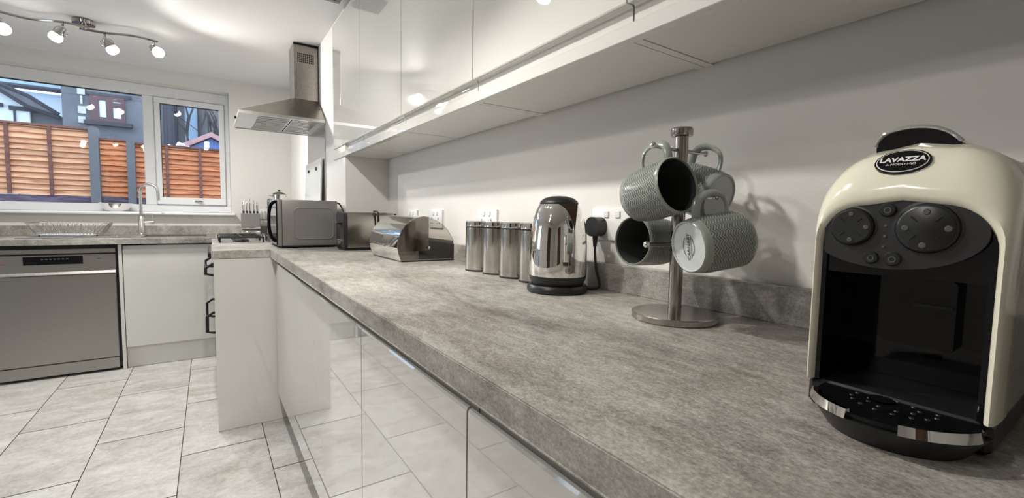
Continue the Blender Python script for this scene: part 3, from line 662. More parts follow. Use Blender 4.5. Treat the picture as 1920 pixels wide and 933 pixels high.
V, Fc = slab(hx0+e, hx1-e, hy0+e, hy1-e, z0+.004, z0+.008, hx0+.10, hx1-.02, hy0+.05, hy1-.05); mk('underside', V, Fc, M['filt'], t)
for a, b in ((.263, .455), (.462, .622)):
    fo = G().box(a, b, hy0+.05, hy1-.05, z0+.008, z0+.012).out('filter', M['filt'], t)
    for k in range(9):
        y = hy0+.085+k*.054; G().box(a+.008, b-.008, y, y+.012, z0+.0045, z0+.0078).out('slat', M['steel'], fo)
G().lathe([(0, 0), (.008, 0), (.008, .010), (0, .010)], (hx0-.0005, hy0+.24, z0+.012), 12, ax=(-1, 0, 0)).out('switch', M['black'], t)
du = G().box(ux0, ux1, uy0, uy1, z2-.01, ZC-.004, .001).out('chimney_duct', M['steel_hood'], t)
g = G()
for i in range(9):
    for j in range(5): g.box(ux0+.022+i*.0115, ux0+.030+i*.0115, uy0-.0012, uy0+.001, 2.085+j*.0125, 2.094+j*.0125)
gr = g.out('vent_grille', M['void'], du)
G().box(ux0-.002, ux1+.003, uy0-.003, uy0+.006, ZC-.016, ZC-.004).out('ceiling_gasket', M['void'], t)
o = thing('ceiling_vent', (.53, 2.46, ZC-.012), 'grey square vent on the ceiling by the wall units', 'vent')
g = G(); g.box(.46, .605, 2.40, 2.555, ZC-.012, ZC-.0005, .002); g.out('frame', M['silver'], o)
for k in range(5): G().box(.47, .595, 2.415+k*.026, 2.432+k*.026, ZC-.016, ZC-.012).out('slat', M['silver'], o)
# ------------------------------------------------------------------ ceiling track lamps
def track(name, label, bars, mount, heads, watts, spread=165, blend=.8):
    t = thing(name, (mount[0], mount[1], ZC), label, 'track lamp', 'ceiling track lamps')
    for b in bars: G().tube(smooth_path(b, 5), .007, 8).out('bar', M['gunmetal'], t, True)
    G().lathe([(0, 0), (.045, 0), (.055, -.010), (.052, -.026), (.018, -.030), (.012, -.055), (0, -.056)], (mount[0], mount[1], ZC-.0005), 28).out('ceiling_rose', M['gunmetal'], t, True)
    for (top, piv, aim) in heads:
        top = Vector(top); piv = Vector(piv); aim = Vector(aim).normalized()
        h = G().tube([top, top+Vector((0, 0, -.02)), piv+Vector((0, 0, .02)), piv], .006, 8).out('arm', M['gunmetal'], t, True)
        side = aim.cross(Vector((0, 0, 1))).normalized()
        ringp = [piv+(aim*math.cos(a)+side.cross(aim)*math.sin(a))*.030 for a in [2*PI*i/20 for i in range(20)]]
        G().tube(ringp, .004, 6, closed=True).out('ring', M['chrome'], h, True)
        cup = G().lathe([(0, -.028), (.014, -.026), (.018, 0), (.024, .012), (.027, .022), (.024, .022), (.015, .004), (0, .002)], piv, 20, ax=aim).out('lamp_holder', M['gunmetal'], h, True)
        G().lathe([(0, .006), (.022, .012), (.030, .034), (.031, .046), (.026, .058), (.014, .064), (0, .065)], piv, 20, ax=aim).out('bulb', M['bulb'], h, True)
        L = bpy.data.lights.new('bulb_light', 'SPOT'); L.energy = watts*4; L.color = LAMP_COL; L.shadow_soft_size = .028; L.spot_size = math.radians(spread); L.spot_blend = blend
        lo = bpy.data.objects.new('bulb_light', L); COL.objects.link(lo); lo.parent = h
        p = piv+aim*.100; q = (-aim).to_track_quat('Z', 'Y')
        lo.location = p-world_origin(h); lo.rotation_mode = 'QUATERNION'; lo.rotation_quaternion = q
    return t
def tp(px, py, z=2.16): return pix(px, py, 2, z)
track('track_lamp', 'wavy chrome ceiling track lamp with lit bulbs near the window',
      [[(-1.12, 3.62, 2.162), tp(0, 22), tp(60, 36), tp(117, 41), tp(168, 53)], [tp(149, 53), tp(200, 62), tp(250, 67), tp(296, 78)]], pix(157, 44, 2, 2.19),
      [((-.93, 3.665, 2.158), (-.915, 3.655, 2.095), (.5, -.35, -.8)),
       (tp(117, 41), pix(113, 59, 1, 3.60), (-.5, .10, -.8)), (tp(196, 62), pix(202, 81, 1, 3.68), (.5, .10, -.8)), (tp(288, 77), pix(289, 92, 1, 3.68), (.55, -.60, -.58))], LAMP_W, 150, 1.0)
track('track_lamp', 'chrome ceiling track lamp above the worktop, out of the picture',
      [[(-.02, .93, 2.16), (.02, 1.18, 2.16), (-.02, 1.43, 2.16), (.02, 1.68, 2.16)]], (0, 1.30, 2.19),
      [((.0, 1.0, 2.155), (.0, 1.0, 2.10), (.08, -.2, -.97)), ((.01, 1.30, 2.155), (.01, 1.30, 2.10), (.08, 0, -1)), ((.01, 1.62, 2.155), (.01, 1.62, 2.10), (.08, .4, -.93))], LAMP2_W, 118, .5)
track('track_lamp', 'chrome ceiling track lamp in the middle of the room, out of the picture',  # unseen fill lamp, added to even out the room light
      [[(-1.5, .55, 2.16), (-1.25, .60, 2.16), (-1.0, .55, 2.16), (-.75, .60, 2.16)]], (-1.12, .58, 2.19),
      [((-1.45, .56, 2.155), (-1.45, .56, 2.10), (-.1, .5, -.85)), ((-1.12, .58, 2.155), (-1.12, .58, 2.10), (.2, -.4, -.9)), ((-.80, .58, 2.155), (-.80, .58, 2.10), (.4, .2, -.9))], LAMP3_W)

# ------------------------------------------------------------------ sockets
def socket_right(y0, label, z0=1.031):
    t = thing('wall_socket', (XW-.005, y0+.0725, z0), label, 'socket', 'white double sockets')
    G().box(XW-.009, XW-.0005, y0, y0+.145, z0, z0+.086, .003, 2).out('plate', M['white'], t, True)
    for s in (-1, 1):
        c = y0+.0725+s*.036
        G().box(XW-.013, XW-.009, c-.011-s*.016, c+.005-s*.016, z0+.060, z0+.077, .001).out('rocker_switch', M['white'], t)
        for dy, dz, w_, h_ in ((0, .044, .0022, .0045), (-.011, .022, .0040, .0022), (.011, .022, .0040, .0022)):
            G().box(XW-.0096, XW-.0088, c+dy-w_, c+dy+w_, z0+dz-h_, z0+dz+h_).out('pin_hole', M['void'], t)
    return t
socket_right(.757, 'white double wall socket with the black kettle plug in it')
socket_right(1.400, 'white double wall socket above the canisters')
socket_right(1.868, 'white wall socket seen through the bread bin end')
socket_right(2.165, 'white wall socket between bread bin and toaster')
t = thing('wall_socket', (.36, YW, 1.035), 'white double socket on the window wall beside the knife block', 'socket', 'white double sockets')
G().box(.385, .530, YW-.009, YW-.0005, 1.032, 1.118, .003, 2).out('plate', M['white'], t, True)
for x in (.415, .487): G().box(x, x+.016, YW-.013, YW-.009, 1.095, 1.110, .001).out('rocker_switch', M['white'], t)
# ------------------------------------------------------------------ microwave
t = thing('microwave_oven', (.46, 2.88, WT), 'grey metal microwave oven at the corner of the worktop', 'microwave')
G().box(.3265, .608, 2.660, 3.090, .914, 1.162, .004, 2).out('casing', M['silver'], t, True)
G().box(.304, .3255, 2.660, 3.090, .914, 1.162, .003, 2).out('front_frame', M['silver'], t, True)
G().box(.298, .3035, 2.664, 2.965, .918, 1.158, .002).out('door', M['bgloss'], t)
G().box(.298, .3035, 2.968, 3.086, .918, 1.158, .002).out('control_panel', M['dkgrey'], t)
g = G().prism(rrect(.385, .585, .950, 1.118, .025), 1, 2.6585, 2.662); pp = g.out('pressed_panel', M['silver'], t)
G().tube([(a, 2.6585, b) for a, b in rrect(.385, .585, .950, 1.118, .025)], .0028, 8, closed=True).out('pressed_edge', M['silver'], pp, True)
g = G()
for z in (.922, .929): g.box(.37, .60, 2.6585, 2.6605, z, z+.003)
g.out('pressed_rib', M['silver'], t)
hp_ = [(.300, 2.685, 1.150), (.281, 2.685, 1.138), (.270, 2.685, 1.105), (.266, 2.685, 1.05), (.269, 2.685, .995), (.280, 2.685, .955), (.300, 2.685, .938)]
G().tube(smooth_path(hp_, 5), .008, 10, sx=.7, sy=1.4).out('handle', M['bgloss'], t, True)
G().box(.33, .60, 2.666, 3.08, .9065, .9138).out('base_vent', M['void'], t)  # dark strip standing in for the shadow under the casing
for x in (.33, .58):
    for y in (2.69, 3.05): G().tube([(x, y, WT), (x, y, .914)], .012, 10).out('foot', M['black'], t)
cb = smooth_path([(.609, 2.70, 1.145), (.622, 2.69, 1.150), (.632, 2.66, 1.125), (.630, 2.60, 1.08), (.607, 2.575, 1.04), (.600, 2.57, .99), (.592, 2.565, .95), (.600, 2.560, .915), (.620, 2.565, .908)], 5)
G().tube(cb, .0045, 8).out('power_cord', M['black'], t, True)
# ------------------------------------------------------------------ toaster
t = thing('toaster', (.70, 2.45, WT), 'brushed steel toaster with black base beside the microwave', 'toaster')
prof = [(2.372, .916), (2.534, .916), (2.534, 1.080)]+[(2.534-.018*(1-math.cos(a)), 1.080+.018*math.sin(a)) for a in (PI/6, PI/3, PI/2)]+[(2.372+.018*(1-math.sin(a)), 1.080+.018*math.cos(a)) for a in (0, PI/6, PI/3, PI/2)]
G().prism(prof, 0, .592, .838).out('casing', M['steel_v'], t, True, angle=50)
for a, b in ((.572, .5915), (.8385, .852)): G().prism([(2.453+(y-2.453)*.96, .916+(z-.916)*.985) for y, z in prof], 0, a, b).out('end_cap', M['dkgrey'], t, True, angle=50)
G().box(.575, .850, 2.378, 2.528, WT+.0005, .9155, .004).out('base', M['black'], t)
for y in (2.415, 2.472): G().box(.62, .81, y, y+.028, 1.0975, 1.0995).out('slot', M['void'], t)
G().box(.545, .572, 2.405, 2.440, 1.036, 1.046, .003).out('lever', M['black'], t)
G().lathe([(0, 0), (.016, 0), (.014, .014), (0, .015)], (.5715, 2.45, .945), 18, ax=(-1, 0, 0)).out('browning_dial', M['gunmetal'], t, True)
G().tube(smooth_path([(.735, 2.369, 1.03), (.733, 2.366, 1.07), (.727, 2.366, 1.10), (.733, 2.40, 1.106), (.745, 2.366, 1.104), (.750, 2.364, 1.08), (.752, 2.364, 1.03)], 5), .003, 6).out('hanging_cord', M['black'], t, True)
# ------------------------------------------------------------------ bread bin
by0, by1 = 1.70, 2.07
t = thing('bread_bin', (.745, (by0+by1)/2, WT), 'chrome roll-top bread bin with smoky clear ends', 'bread bin')
out_ = [pix(a, b, 1, by0) for a, b in ((752, 489), (747.5, 476), (745.4, 463), (748.6, 445), (754, 432), (761.5, 422.7), (770, 414.5), (780.8, 408.2), (795, 405), (806.5, 407.7), (818, 412.5), (829, 419.5), (841, 432), (851.5, 450), (853.5, 463), (853, 486))]
out_ = [(p.x, max(p.z, WT+.004)) for p in out_]; out_ = [(min(x, .857), z) for x, z in out_]
for y in (by0, by1-.004): G().prism(out_, 1, y, y+.004).out('end_panel', M['smoke'], t)
piv = pix(804, 464, 1, by0); cx_, cz_ = piv.x, piv.z
lid = [(x+(x-cx_)*.012, z+(z-cz_)*.012) for x, z in out_[2:10]]; inn = [(cx_+(x-cx_)*.975, cz_+(z-cz_)*.975) for x, z in lid]
lid[-1] = (cx_+.002, lid[-2][1]-.001); inn[-1] = (cx_+.002, inn[-2][1]-.001)
n = len(lid); V = [(x, y, z) for y in (by0+.0045, by1-.0045) for x, z in lid+inn]; Fc = []
m2 = 2*n
for i in range(n-1): Fc += [(i, i+1, m2+i+1, m2+i), (n+i, n+i+1, m2+n+i+1, m2+n+i), (i, i+1, n+i+1, n+i), (m2+i, m2+i+1, m2+n+i+1, m2+n+i)]
Fc += [(0, n, m2+n, m2), (n-1, 2*n-1, m2+2*n-1, m2+n-1)]
ld = mk('roll_lid', V, Fc, M['chrome'], t, True)
for y in (by0+.005, by1-.007): G().prism([(cx_+.002, cz_-.012)]+[inn[-1]]+inn[-2::-1]+[(inn[0][0]+.004, cz_-.014)], 1, y, y+.002).out('lid_side', M['gunmetal'], ld)
hx, hz = lid[0]
G().tube([(hx+.004, by0+.10, hz+.004), (hx-.014, by0+.10, hz+.001), (hx-.014, by1-.10, hz+.001), (hx+.004, by1-.10, hz+.004)], .006, 8).out('lid_handle', M['chrome'], ld, True)
G().lathe([(0, 0), (.006, 0), (.005, .004), (0, .005)], (cx_, by0-.0002, cz_), 14, ax=(0, -1, 0)).out('pivot_screw', M['chrome'], t, True)
g = G().prism([(out_[0][0]+.002, WT+.005), (.853, WT+.005), (.853, WT+.009), (out_[0][0]+.0, WT+.009)], 1, by0+.0045, by1-.0045); g.out('floor_plate', M['chrome'], t)
g = G(); fr = [out_[0], out_[1], (out_[2][0], out_[2][1]-.004)]
g.prism(fr+[(x+.003, z) for x, z in fr[::-1]], 1, by0+.0045, by1-.0045); g.out('front_panel', M['chrome'], t)
G().box(out_[0][0]+.003, .852, by0+.002, by1-.002, WT+.0005, WT+.0045).out('base', M['black'], t)
g = G(); g.prism([(out_[-1][0]-.006, WT+.004), (out_[-1][0], WT+.004), (.857, .955), (.857, .985), (.853, .985), (.853, .955)], 1, by0+.0045, by1-.0045); g.out('back_rail', M['black'], t)
# ------------------------------------------------------------------ canisters
for k, (x, y) in enumerate(((.780, 1.345), (.788, 1.241), (.788, 1.138), (.790, 1.034))):
    t = thing('storage_canister', (x, y, WT), ['leftmost brushed steel canister, beside the bread bin', 'second steel canister from the bread bin', 'third steel canister from the bread bin, next to the half-hidden one', 'steel canister half hidden behind the kettle'][k], 'canister', 'steel canisters in a row')
    G().lathe([(0, .001), (.047, .001), (.0485, .003), (.0495, .006), (.0495, .1495), (.047, .1505), (0, .1505)], (x, y, WT), 48).out('body', M['steel_v'], t, True)
    G().lathe([(.0470, .0), (.0497, 0), (.0497, .0055), (.047, .0055)], (x, y, WT+.0002), 40, closed=True).out('base_ring', M['black'], t, True)
    G().lathe([(0, .1507), (.0485, .1507), (.0485, .1535), (0, .1535)], (x, y, WT), 40).out('seal', M['black'], t, True)
    G().lathe([(0, .1537), (.0490, .1537), (.0495, .156), (.0495, .168), (.047, .1715), (.036, .1722), (0, .1722)], (x, y, WT), 48).out('lid', M['chrome'], t, True)
# ------------------------------------------------------------------ kettle
kx, ky = .736, .872
t = thing('electric_kettle', (kx, ky, WT), 'polished chrome electric kettle on a black base', 'kettle')
ax_ = Vector((.10, .995, 0)).normalized(); sd = Vector((ax_.y, -ax_.x, 0))
def kp(s, f, z): return Vector((kx, ky, 0))+sd*s+ax_*f+Vector((0, 0, z))
G().lathe([(0, 0), (.074, 0), (.0775, .004), (.0775, .012), (.073, .019), (.060, .021), (0, .021)], (kx, ky, WT+.0003), 56).out('power_base', M['black'], t, True)
G().lathe([(0, 0), (.066, 0), (.0675, .004), (.0715, .012), (.0728, .021), (0, .021)], (kx, ky, WT+.0215), 56).out('body_foot', M['black'], t, True)
sh = [(.0725, .943), (.0735, .950), (.0738, .975), (.0735, 1.0), (.0725, 1.025), (.0705, 1.05), (.0672, 1.073), (.0625, 1.093), (.0565, 1.109), (.049, 1.121), (.046, 1.1245)]
G().lathe([(0, .9430)]+sh+[(0, 1.1245)], (kx, ky, 0), 72).out('chrome_body', M['chrome'], t, True)
G().lathe([(0, 1.1230), (.0485, 1.1220), (.0490, 1.1255), (.0455, 1.1310), (.036, 1.1375), (.020, 1.1420), (0, 1.1435)], (kx, ky, 0), 40).out('lid', M['black'], t, True)
V = [kp(-.031, -.036, 1.1225), kp(.031, -.036, 1.1225), kp(0, -.079, 1.1235), kp(0, -.0695, 1.052), kp(-.016, -.050, 1.106), kp(.016, -.050, 1.106)]
mk('spout', V, [(0, 2, 3), (2, 1, 3), (0, 1, 2), (0, 3, 4), (1, 5, 3), (0, 4, 5, 1), (4, 3, 5)], M['chrome'], t)
G().tube(smooth_path([kp(0, .030, 1.130), kp(0, .060, 1.126), kp(0, .088, 1.108), kp(0, .102, 1.07), kp(0, .103, 1.02), kp(0, .094, .975), kp(0, .074, .958)], 6), .010, 12, sx=.8, sy=1.25, up=(sd.x, sd.y, 0)).out('handle', M['black'], t, True)
# plug and lead
t = thing('kettle_plug', (.875, .868, 1.04), 'black kettle plug and lead hanging from the wall socket', 'plug')
G().prism(rrect(.844, .893, 1.040, 1.092, .022), 0, .848, XW-.0095).out('plug_body', M['black'], t)
G().tube([(.862, .868, 1.042), (.862, .868, 1.012)], [.008, .005], 10).out('strain_relief', M['black'], t, True)
G().tube(smooth_path([(.862, .868, 1.014), (.860, .864, .985), (.852, .850, .952), (.850, .838, .925), (.845, .832, .910), (.832, .832, .9065), (.812, .838, .9062)], 6), .0036, 8).out('lead', M['black'], t, True)
# ------------------------------------------------------------------ mug tree
mx0, my0 = .7275, .517
t = thing('mug_tree', (mx0, my0, WT), 'brushed steel mug tree on a round base holding four mugs', 'mug tree')
G().lathe([(0, 0), (.077, 0), (.0785, .002), (.0785, .011), (.077, .0125), (0, .0125)], (mx0, my0, WT+.0002), 56).out('base', M['tree'], t, True, angle=30)
G().lathe([(0, 0), (.0122, 0), (.0122, .327), (0, .327)], (mx0, my0, WT+.0128), 28).out('pole', M['tree'], t, True)
G().lathe([(0, 0), (.0185, 0), (.0198, .002), (.0198, .0125), (.018, .0148), (0, .015)], (mx0, my0, 1.2415), 32).out('finial', M['tree'], t, True)
for d, z, L_ in (((-1, 0, 0), 1.216, .080), ((1, 0, 0), 1.216, .078), ((0, -1, 0), 1.128, .074), ((0, 1, 0), 1.128, .078), ((-1, 0, 0), 1.043, .088), ((1, 0, 0), 1.043, .080)):
    d = Vector(d); a = Vector((mx0, my0, z))
    ar = G().tube([a+d*.011, a+d*(L_*.6), a+d*L_+Vector((0, 0, .001))], .0036, 10).out('arm', M['tree'], t, True)
    G().sphere(a+d*L_+Vector((0, 0, .001)), .0062, 14).out('arm_tip', M['chrome'], ar, True)
# ------------------------------------------------------------------ mugs
KM = 1.05
MR, MH = .0465*KM, .094*KM
def mug_parts():
    out_p = [(.0400, .0000), (.0425, .0018), (.0432, .0060), (.0445, .012), (.0458, .020), (.0465, .034), (.0466, .060), (.0465, .085), (.0463, .0925), (.0450, .0940)]
    return [(r*KM, h*KM) for r, h in out_p]
def uv_lathe(name, prof, mat, parent, n=72):
    vs_, fs, uvs = [], [], []
    for r, h in prof:
        for i in range(n): a = 2*PI*i/n; vs_.append((r*math.cos(a), r*math.sin(a), h))
    for j in range(len(prof)-1):
        for i in range(n): fs.append((j*n+i, j*n+(i+1) % n, (j+1)*n+(i+1) % n, (j+1)*n+i)); uvs.append([(i/n, prof[j][1]/MH), ((i+1)/n, prof[j][1]/MH), ((i+1)/n, prof[j+1][1]/MH), (i/n, prof[j+1][1]/MH)])
    me = bpy.data.meshes.new(name); me.from_pydata(vs_, [], fs); uvl = me.uv_layers.new(name='wrap')
    for p_, q in zip(me.polygons, uvs):
        p_.use_smooth = True
        for li, c_ in zip(p_.loop_indices, q): uvl.data[li].uv = c_
    me.materials.append(mat); o = bpy.data.objects.new(name, me); COL.objects.link(o); o.parent = parent; return o
def mug(center, axis, label, text=False):
    axis = Vector(axis).normalized(); hd = Vector((0, 0, 1))-axis*axis.z; hd.normalize(); yv = axis.cross(hd)
    base = Vector(center)-axis*(MH/2)
    t = bpy.data.objects.new('mug', None); COL.objects.link(t); props(t, label, 'mug', 'sage herringbone mugs on the mug tree'); t.empty_display_size = .03
    t.matrix_world = Matrix(((hd.x, yv.x, axis.x, base.x), (hd.y, yv.y, axis.y, base.y), (hd.z, yv.z, axis.z, base.z), (0, 0, 0, 1)))
    uv_lathe('body', mug_parts(), M['chev'], t)
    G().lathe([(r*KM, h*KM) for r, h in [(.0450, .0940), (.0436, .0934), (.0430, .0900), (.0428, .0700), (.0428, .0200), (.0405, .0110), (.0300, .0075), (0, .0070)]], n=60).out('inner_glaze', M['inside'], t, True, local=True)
    G().lathe([(r*KM, h*KM) for r, h in [(.0452, .0938), (.0448, .0946), (.0438, .0946), (.0432, .0930), (.0431, .0860), (.0430, .0860), (.0440, .0930)]], n=60).out('rim', M['sage'], t, True, local=True)
    b = G().lathe([(r*KM, h*KM) for r, h in [(.0402, .0), (.0388, .0002), (.0380, .0024), (0, .0030)]], n=56).out('base', M['biscuit'], t, True, local=True)
    k = [(.044, 0, .080), (.060, 0, .080), (.073, 0, .074), (.0795, 0, .060), (.0795, 0, .042), (.073, 0, .028), (.060, 0, .021), (.044, 0, .020)]
    G().tube(smooth_path([(a*KM, b, c*KM) for a, b, c in k], 5), .0048, 10, sx=.75, sy=1.55, up=None).out('handle', M['sage'], t, True, local=True)
    if text:
        mt = Matrix(((1, 0, 0, 0), (0, -1, 0, 0), (0, 0, -1, .0020), (0, 0, 0, 1)))
        text_mesh('maker_text', 'CARNABY', .0098, M['ink'], b, mt, .0001)
        for s, (rr, a0, a1) in enumerate(((.0135, 40, 140), (.0135, 220, 320))):
            g = G()
            for i in range(15):
                a = math.radians(a0+(a1-a0)*i/14); x, y = 1.35*rr*math.cos(a), 1.0*rr*math.sin(a)
                g.box(x-.0006, x+.0006, y-.0008, y+.0008, .0018, .0022)
            g.out('small_print', M['ink'], b, local=True)
        G().box(-.019, .019, .0062, .0070, .0017, .0021).out('underline', M['ink'], b, local=True)
    return t
mug((.662, .517, 1.1375), (-.13, -.965, .20), 'sage mug hanging at the upper left with its dark inside facing the camera')
mug((.792, .521, 1.1450), (.05, .94, .30), 'sage mug hanging at the upper right behind, base towards the camera')
mug((.709, .436, 1.0500), (.945, -.30, .14), 'sage mug hanging at the lower right with printed base showing', True)
mug((.739, .590, 1.0440), (-.99, .06, .03), 'sage mug hanging at the lower left behind the pole, mouth to the left')
# ------------------------------------------------------------------ coffee machine
cy0 = .134
t = thing('coffee_machine', (.66, cy0, WT), 'cream capsule coffee machine with black front and chrome-edged drip tray', 'coffee machine')
def arch(x, hw, top, zb, r, n=9, crown=.004):
    pts = [(x, cy0+hw, zb), (x, cy0+hw*1.0, zb+(top-r-zb)*.5)]
    for i in range(n+1):
        a = PI/2*i/n; pts.append((x, cy0+hw-r+r*math.cos(a), top-r-crown+r*math.sin(a)))
    pts.append((x, cy0, top))
    for i in range(n+1):
        a = PI/2+PI/2*i/n; pts.append((x, cy0-hw+r+r*math.cos(a), top-r-crown+r*math.sin(a)))
    pts += [(x, cy0-hw, zb+(top-r-zb)*.5), (x, cy0-hw, zb)]
    return pts
zb = .929
stn = [(.514, .0600, 1.1060, .036), (.507, .0620, 1.1095, .037), (.505, .0645, 1.1145, .038), (.507, .0662, 1.1230, .040), (.512, .0672, 1.1350, .042), (.520, .0680, 1.1470, .044), (.531, .0684, 1.1560, .046), (.546, .0686, 1.1625, .047), (.549, .0680, 1.1615, .047)]
V, Fc = [], []
for x, hw, tp_, r in stn: V += arch(x, hw, tp_, zb, r)
n = len(arch(0, .05, 1.1, .9, .02))
for j in range(len(stn)-1):
    for i in range(n-1): Fc.append((j*n+i, j*n+i+1, (j+1)*n+i+1, (j+1)*n+i))
mk('shell', V, Fc, M['cream'], t, True, angle=50)
st2 = [(.536, .0672, 1.150, .046), (.542, .0678, 1.156, .046), (.556, .0682, 1.1625, .047), (.70, .0682, 1.1625, .047), (.735, .066, 1.158, .046)]
V, Fc = [], []
for x, hw, tp_, r in st2: V += arch(x, hw, tp_, zb+.002, r)
for j in range(len(st2)-1):
    for i in range(n-1): Fc.append((j*n+i, j*n+i+1, (j+1)*n+i+1, (j+1)*n+i))
Fc.append(tuple(range((len(st2)-1)*n, len(st2)*n)))
mk('rear_housing', V, Fc, M['tank'], t, True, angle=50)
# black chassis: base, inner walls
g = G(); g.box(.512, .80, cy0-.0665, cy0+.0665, WT+.0005, zb-.0005, .004); g.out('base', M['black'], t)
g = G(); g.box(.512, .600, cy0+.0565, cy0+.0615, zb, 1.085); g.box(.512, .600, cy0-.0615, cy0-.0565, zb, 1.085); g.box(.590, .600, cy0-.0565, cy0+.0565, zb, 1.10); g.out('cup_bay', M['bgloss'], t)
o = G().prism(rrect(cy0-.028, cy0+.026, .965, 1.035, .006), 0, .574, .5895).out('bay_cover', M['bgloss'], t)
G().box(.5725, .5738, cy0-.026, cy0+.004, 1.008, 1.0105).out('trim_line', M['dkgrey'], o)
# upper black fascia filling the arch and the oval control panel
g = G().prism([(a[1], a[2]) for a in arch(0, .0605, 1.1075, 1.040, .036)], 0, .5150, .588); g.out('fascia', M['bgloss'], t)
def cell(px, py, x=.507): return pix(px, py, 0, x)
cL, cR = cell(1597, 425), cell(1737, 428)
pc = cell(1672, 437, .509)
def ell(cy, cz, a, b, n=44, rot=0): return [(cy+a*math.cos(q)*math.cos(rot)-b*math.sin(q)*math.sin(rot), cz+a*math.cos(q)*math.sin(rot)+b*math.sin(q)*math.cos(rot)) for q in [2*PI*i/n for i in range(n)]]
pa = cell(1542, 440); pb = cell(1838, 440)
cp = thing('control_panel', (.512, pc.y, pc.z), None, None); cp.parent = t; cp.location = Vector((.512, pc.y, pc.z))-t.location
def clampY(pts): return [(min(max(y, cy0-.0585), cy0+.0585), z) for y, z in pts]
G().prism(clampY(ell((cL.y+cR.y)/2-.001, pc.z+.001, .0640, .0335)), 0, .5085, .5170).out('panel_face', M['dkgrey'], cp)
def dial(c, rad, icons, nm):
    d = G().lathe([(0, .0045), (rad*.86, .0045), (rad*.93, .0035), (rad, .001), (rad, -.004), (0, -.004)], (.5085, c.y, c.z), 44, ax=(-1, 0, 0)).out(nm, M['dkgrey2'], cp, True)
    G().lathe([(rad*1.01, .0006), (rad*1.10, .0002), (rad*1.12, -.003), (rad*1.01, -.003)], (.5085, c.y, c.z), 44, ax=(-1, 0, 0), closed=True).out('dial_ring', M['dkgrey'], cp, True)
    return d
rL = .0178; rR = .0215
for c, rad, icons in ((cL, rL, ((.0, .68), (-.68, 0), (0, -.68))), (cR, rR, ((0, .66), (-.68, .0), (.62, .0), (.05, -.68)))):
    dial(c, rad, icons, 'dial')
    for iy, iz in icons:
        G().lathe([(0, .0006), (rad*.10, .0006), (rad*.13, .0), (0, 0)], (.5038, c.y+iy*rad, c.z+iz*rad), 10, ax=(-1, 0, 0)).out('cup_icon', M['icon'], cp)
    for a in (45, 135, 225, 315):
        ca, sa = math.cos(math.radians(a)), math.sin(math.radians(a)); p0, p1 = .40*rad, .66*rad
        G().tube([(.5040, c.y+ca*p0, c.z+sa*p0), (.5040, c.y+ca*p1, c.z+sa*p1)], .0006, 6).out('dial_mark', M['void'], cp)
for px, py, rr in ((1664, 393, .0062), (1632, 482, .0058), (1672, 485, .0064)):
    c = cell(px, py)
    bt = G().lathe([(0, .0026), (rr*.85, .0026), (rr, .0016), (rr, -.003), (0, -.003)], (.5085, c.y, c.z), 28, ax=(-1, 0, 0)).out('button', M['dkgrey2'], cp, True)
    G().lathe([(rr*.3, .0004), (rr*.45, .0004), (rr*.45, 0), (rr*.3, 0)], (.5058, c.y-.0005, c.z-.0005), 16, ax=(-1, 0, 0), closed=True).out('button_icon', M['icon'], cp)
for px, py in ((1660, 423), (1658, 443), (1655, 462)):
    c = cell(px, py); G().lathe([(0, .0008), (.0012, .0006), (.0012, -.001), (0, -.001)], (.5085, c.y, c.z), 10, ax=(-1, 0, 0)).out('status_light', M['icon'], cp)
# drip tray with two chrome rim pieces and a notch between them
tz = .9285
def tray(a, s=1.0, cx=.505): return (cx-.0625*s*math.sin(a), .1275+.0620*s*math.cos(a))
pts = [tray(PI*i/40) for i in range(41)]
pts2 = [(x+.0, y) for x, y in [tray(PI*i/40, .80) for i in range(41)]]
V = [(x, y, WT+.001) for x, y in pts2]+[(x, y, tz-.007) for x, y in pts]; n = 41
Fc = [(i, i+1, n+i+1, n+i) for i in range(n-1)]+[tuple(range(n)), tuple(range(n, 2*n)), (0, n-1, 2*n-1, n)]
dt = mk('drip_tray', V, Fc, M['black'], t)
top = [tray(PI*i/40, .93) for i in range(41)]
G().prism(top+[(.588, cy0-.052), (.588, cy0+.052)], 2, tz-.0065, tz-.002).out('drip_grid', M['bgloss'], dt)
for r_, n_ in ((.018, 9), (.030, 15)):
    for i in range(n_):
        q = 2*PI*i/n_; G().lathe([(0, .0006), (.0016, .0006), (.002, 0), (0, 0)], (.500+r_*.8*math.cos(q), .1275+r_*math.sin(q), tz-.002), 8).out('grid_stud', M['dkgrey'], dt)
G().lathe([(0, .0), (.008, 0), (.010, .0015), (0, .0018)], (.505, cy0+.004, tz-.0021), 20).out('drain_cap', M['bgloss'], dt, True)
for a0, a1 in ((22, 74), (107, 160)):
    m_ = 16; V = []; Fc = []
    for i in range(m_+1):
        a = math.radians(a0+(a1-a0)*i/m_); xo, yo = tray(a, 1.02); xi, yi = tray(a, .92); xm, ym = tray(a, .99)
        V += [(xo, yo, tz-.0068), (xm, ym, tz+.0012), (xi, yi, tz+.0012), (xi, yi, tz-.0068)]
    for i in range(m_):
        b_ = 4*i; Fc += [(b_+j, b_+(j+1) % 4, b_+4+(j+1) % 4, b_+4+j) for j in range(4)]
    Fc += [(0, 1, 2, 3), (4*m_, 4*m_+1, 4*m_+2, 4*m_+3)]
    mk('chrome_rim', V, Fc, M['chrome'], dt, True)
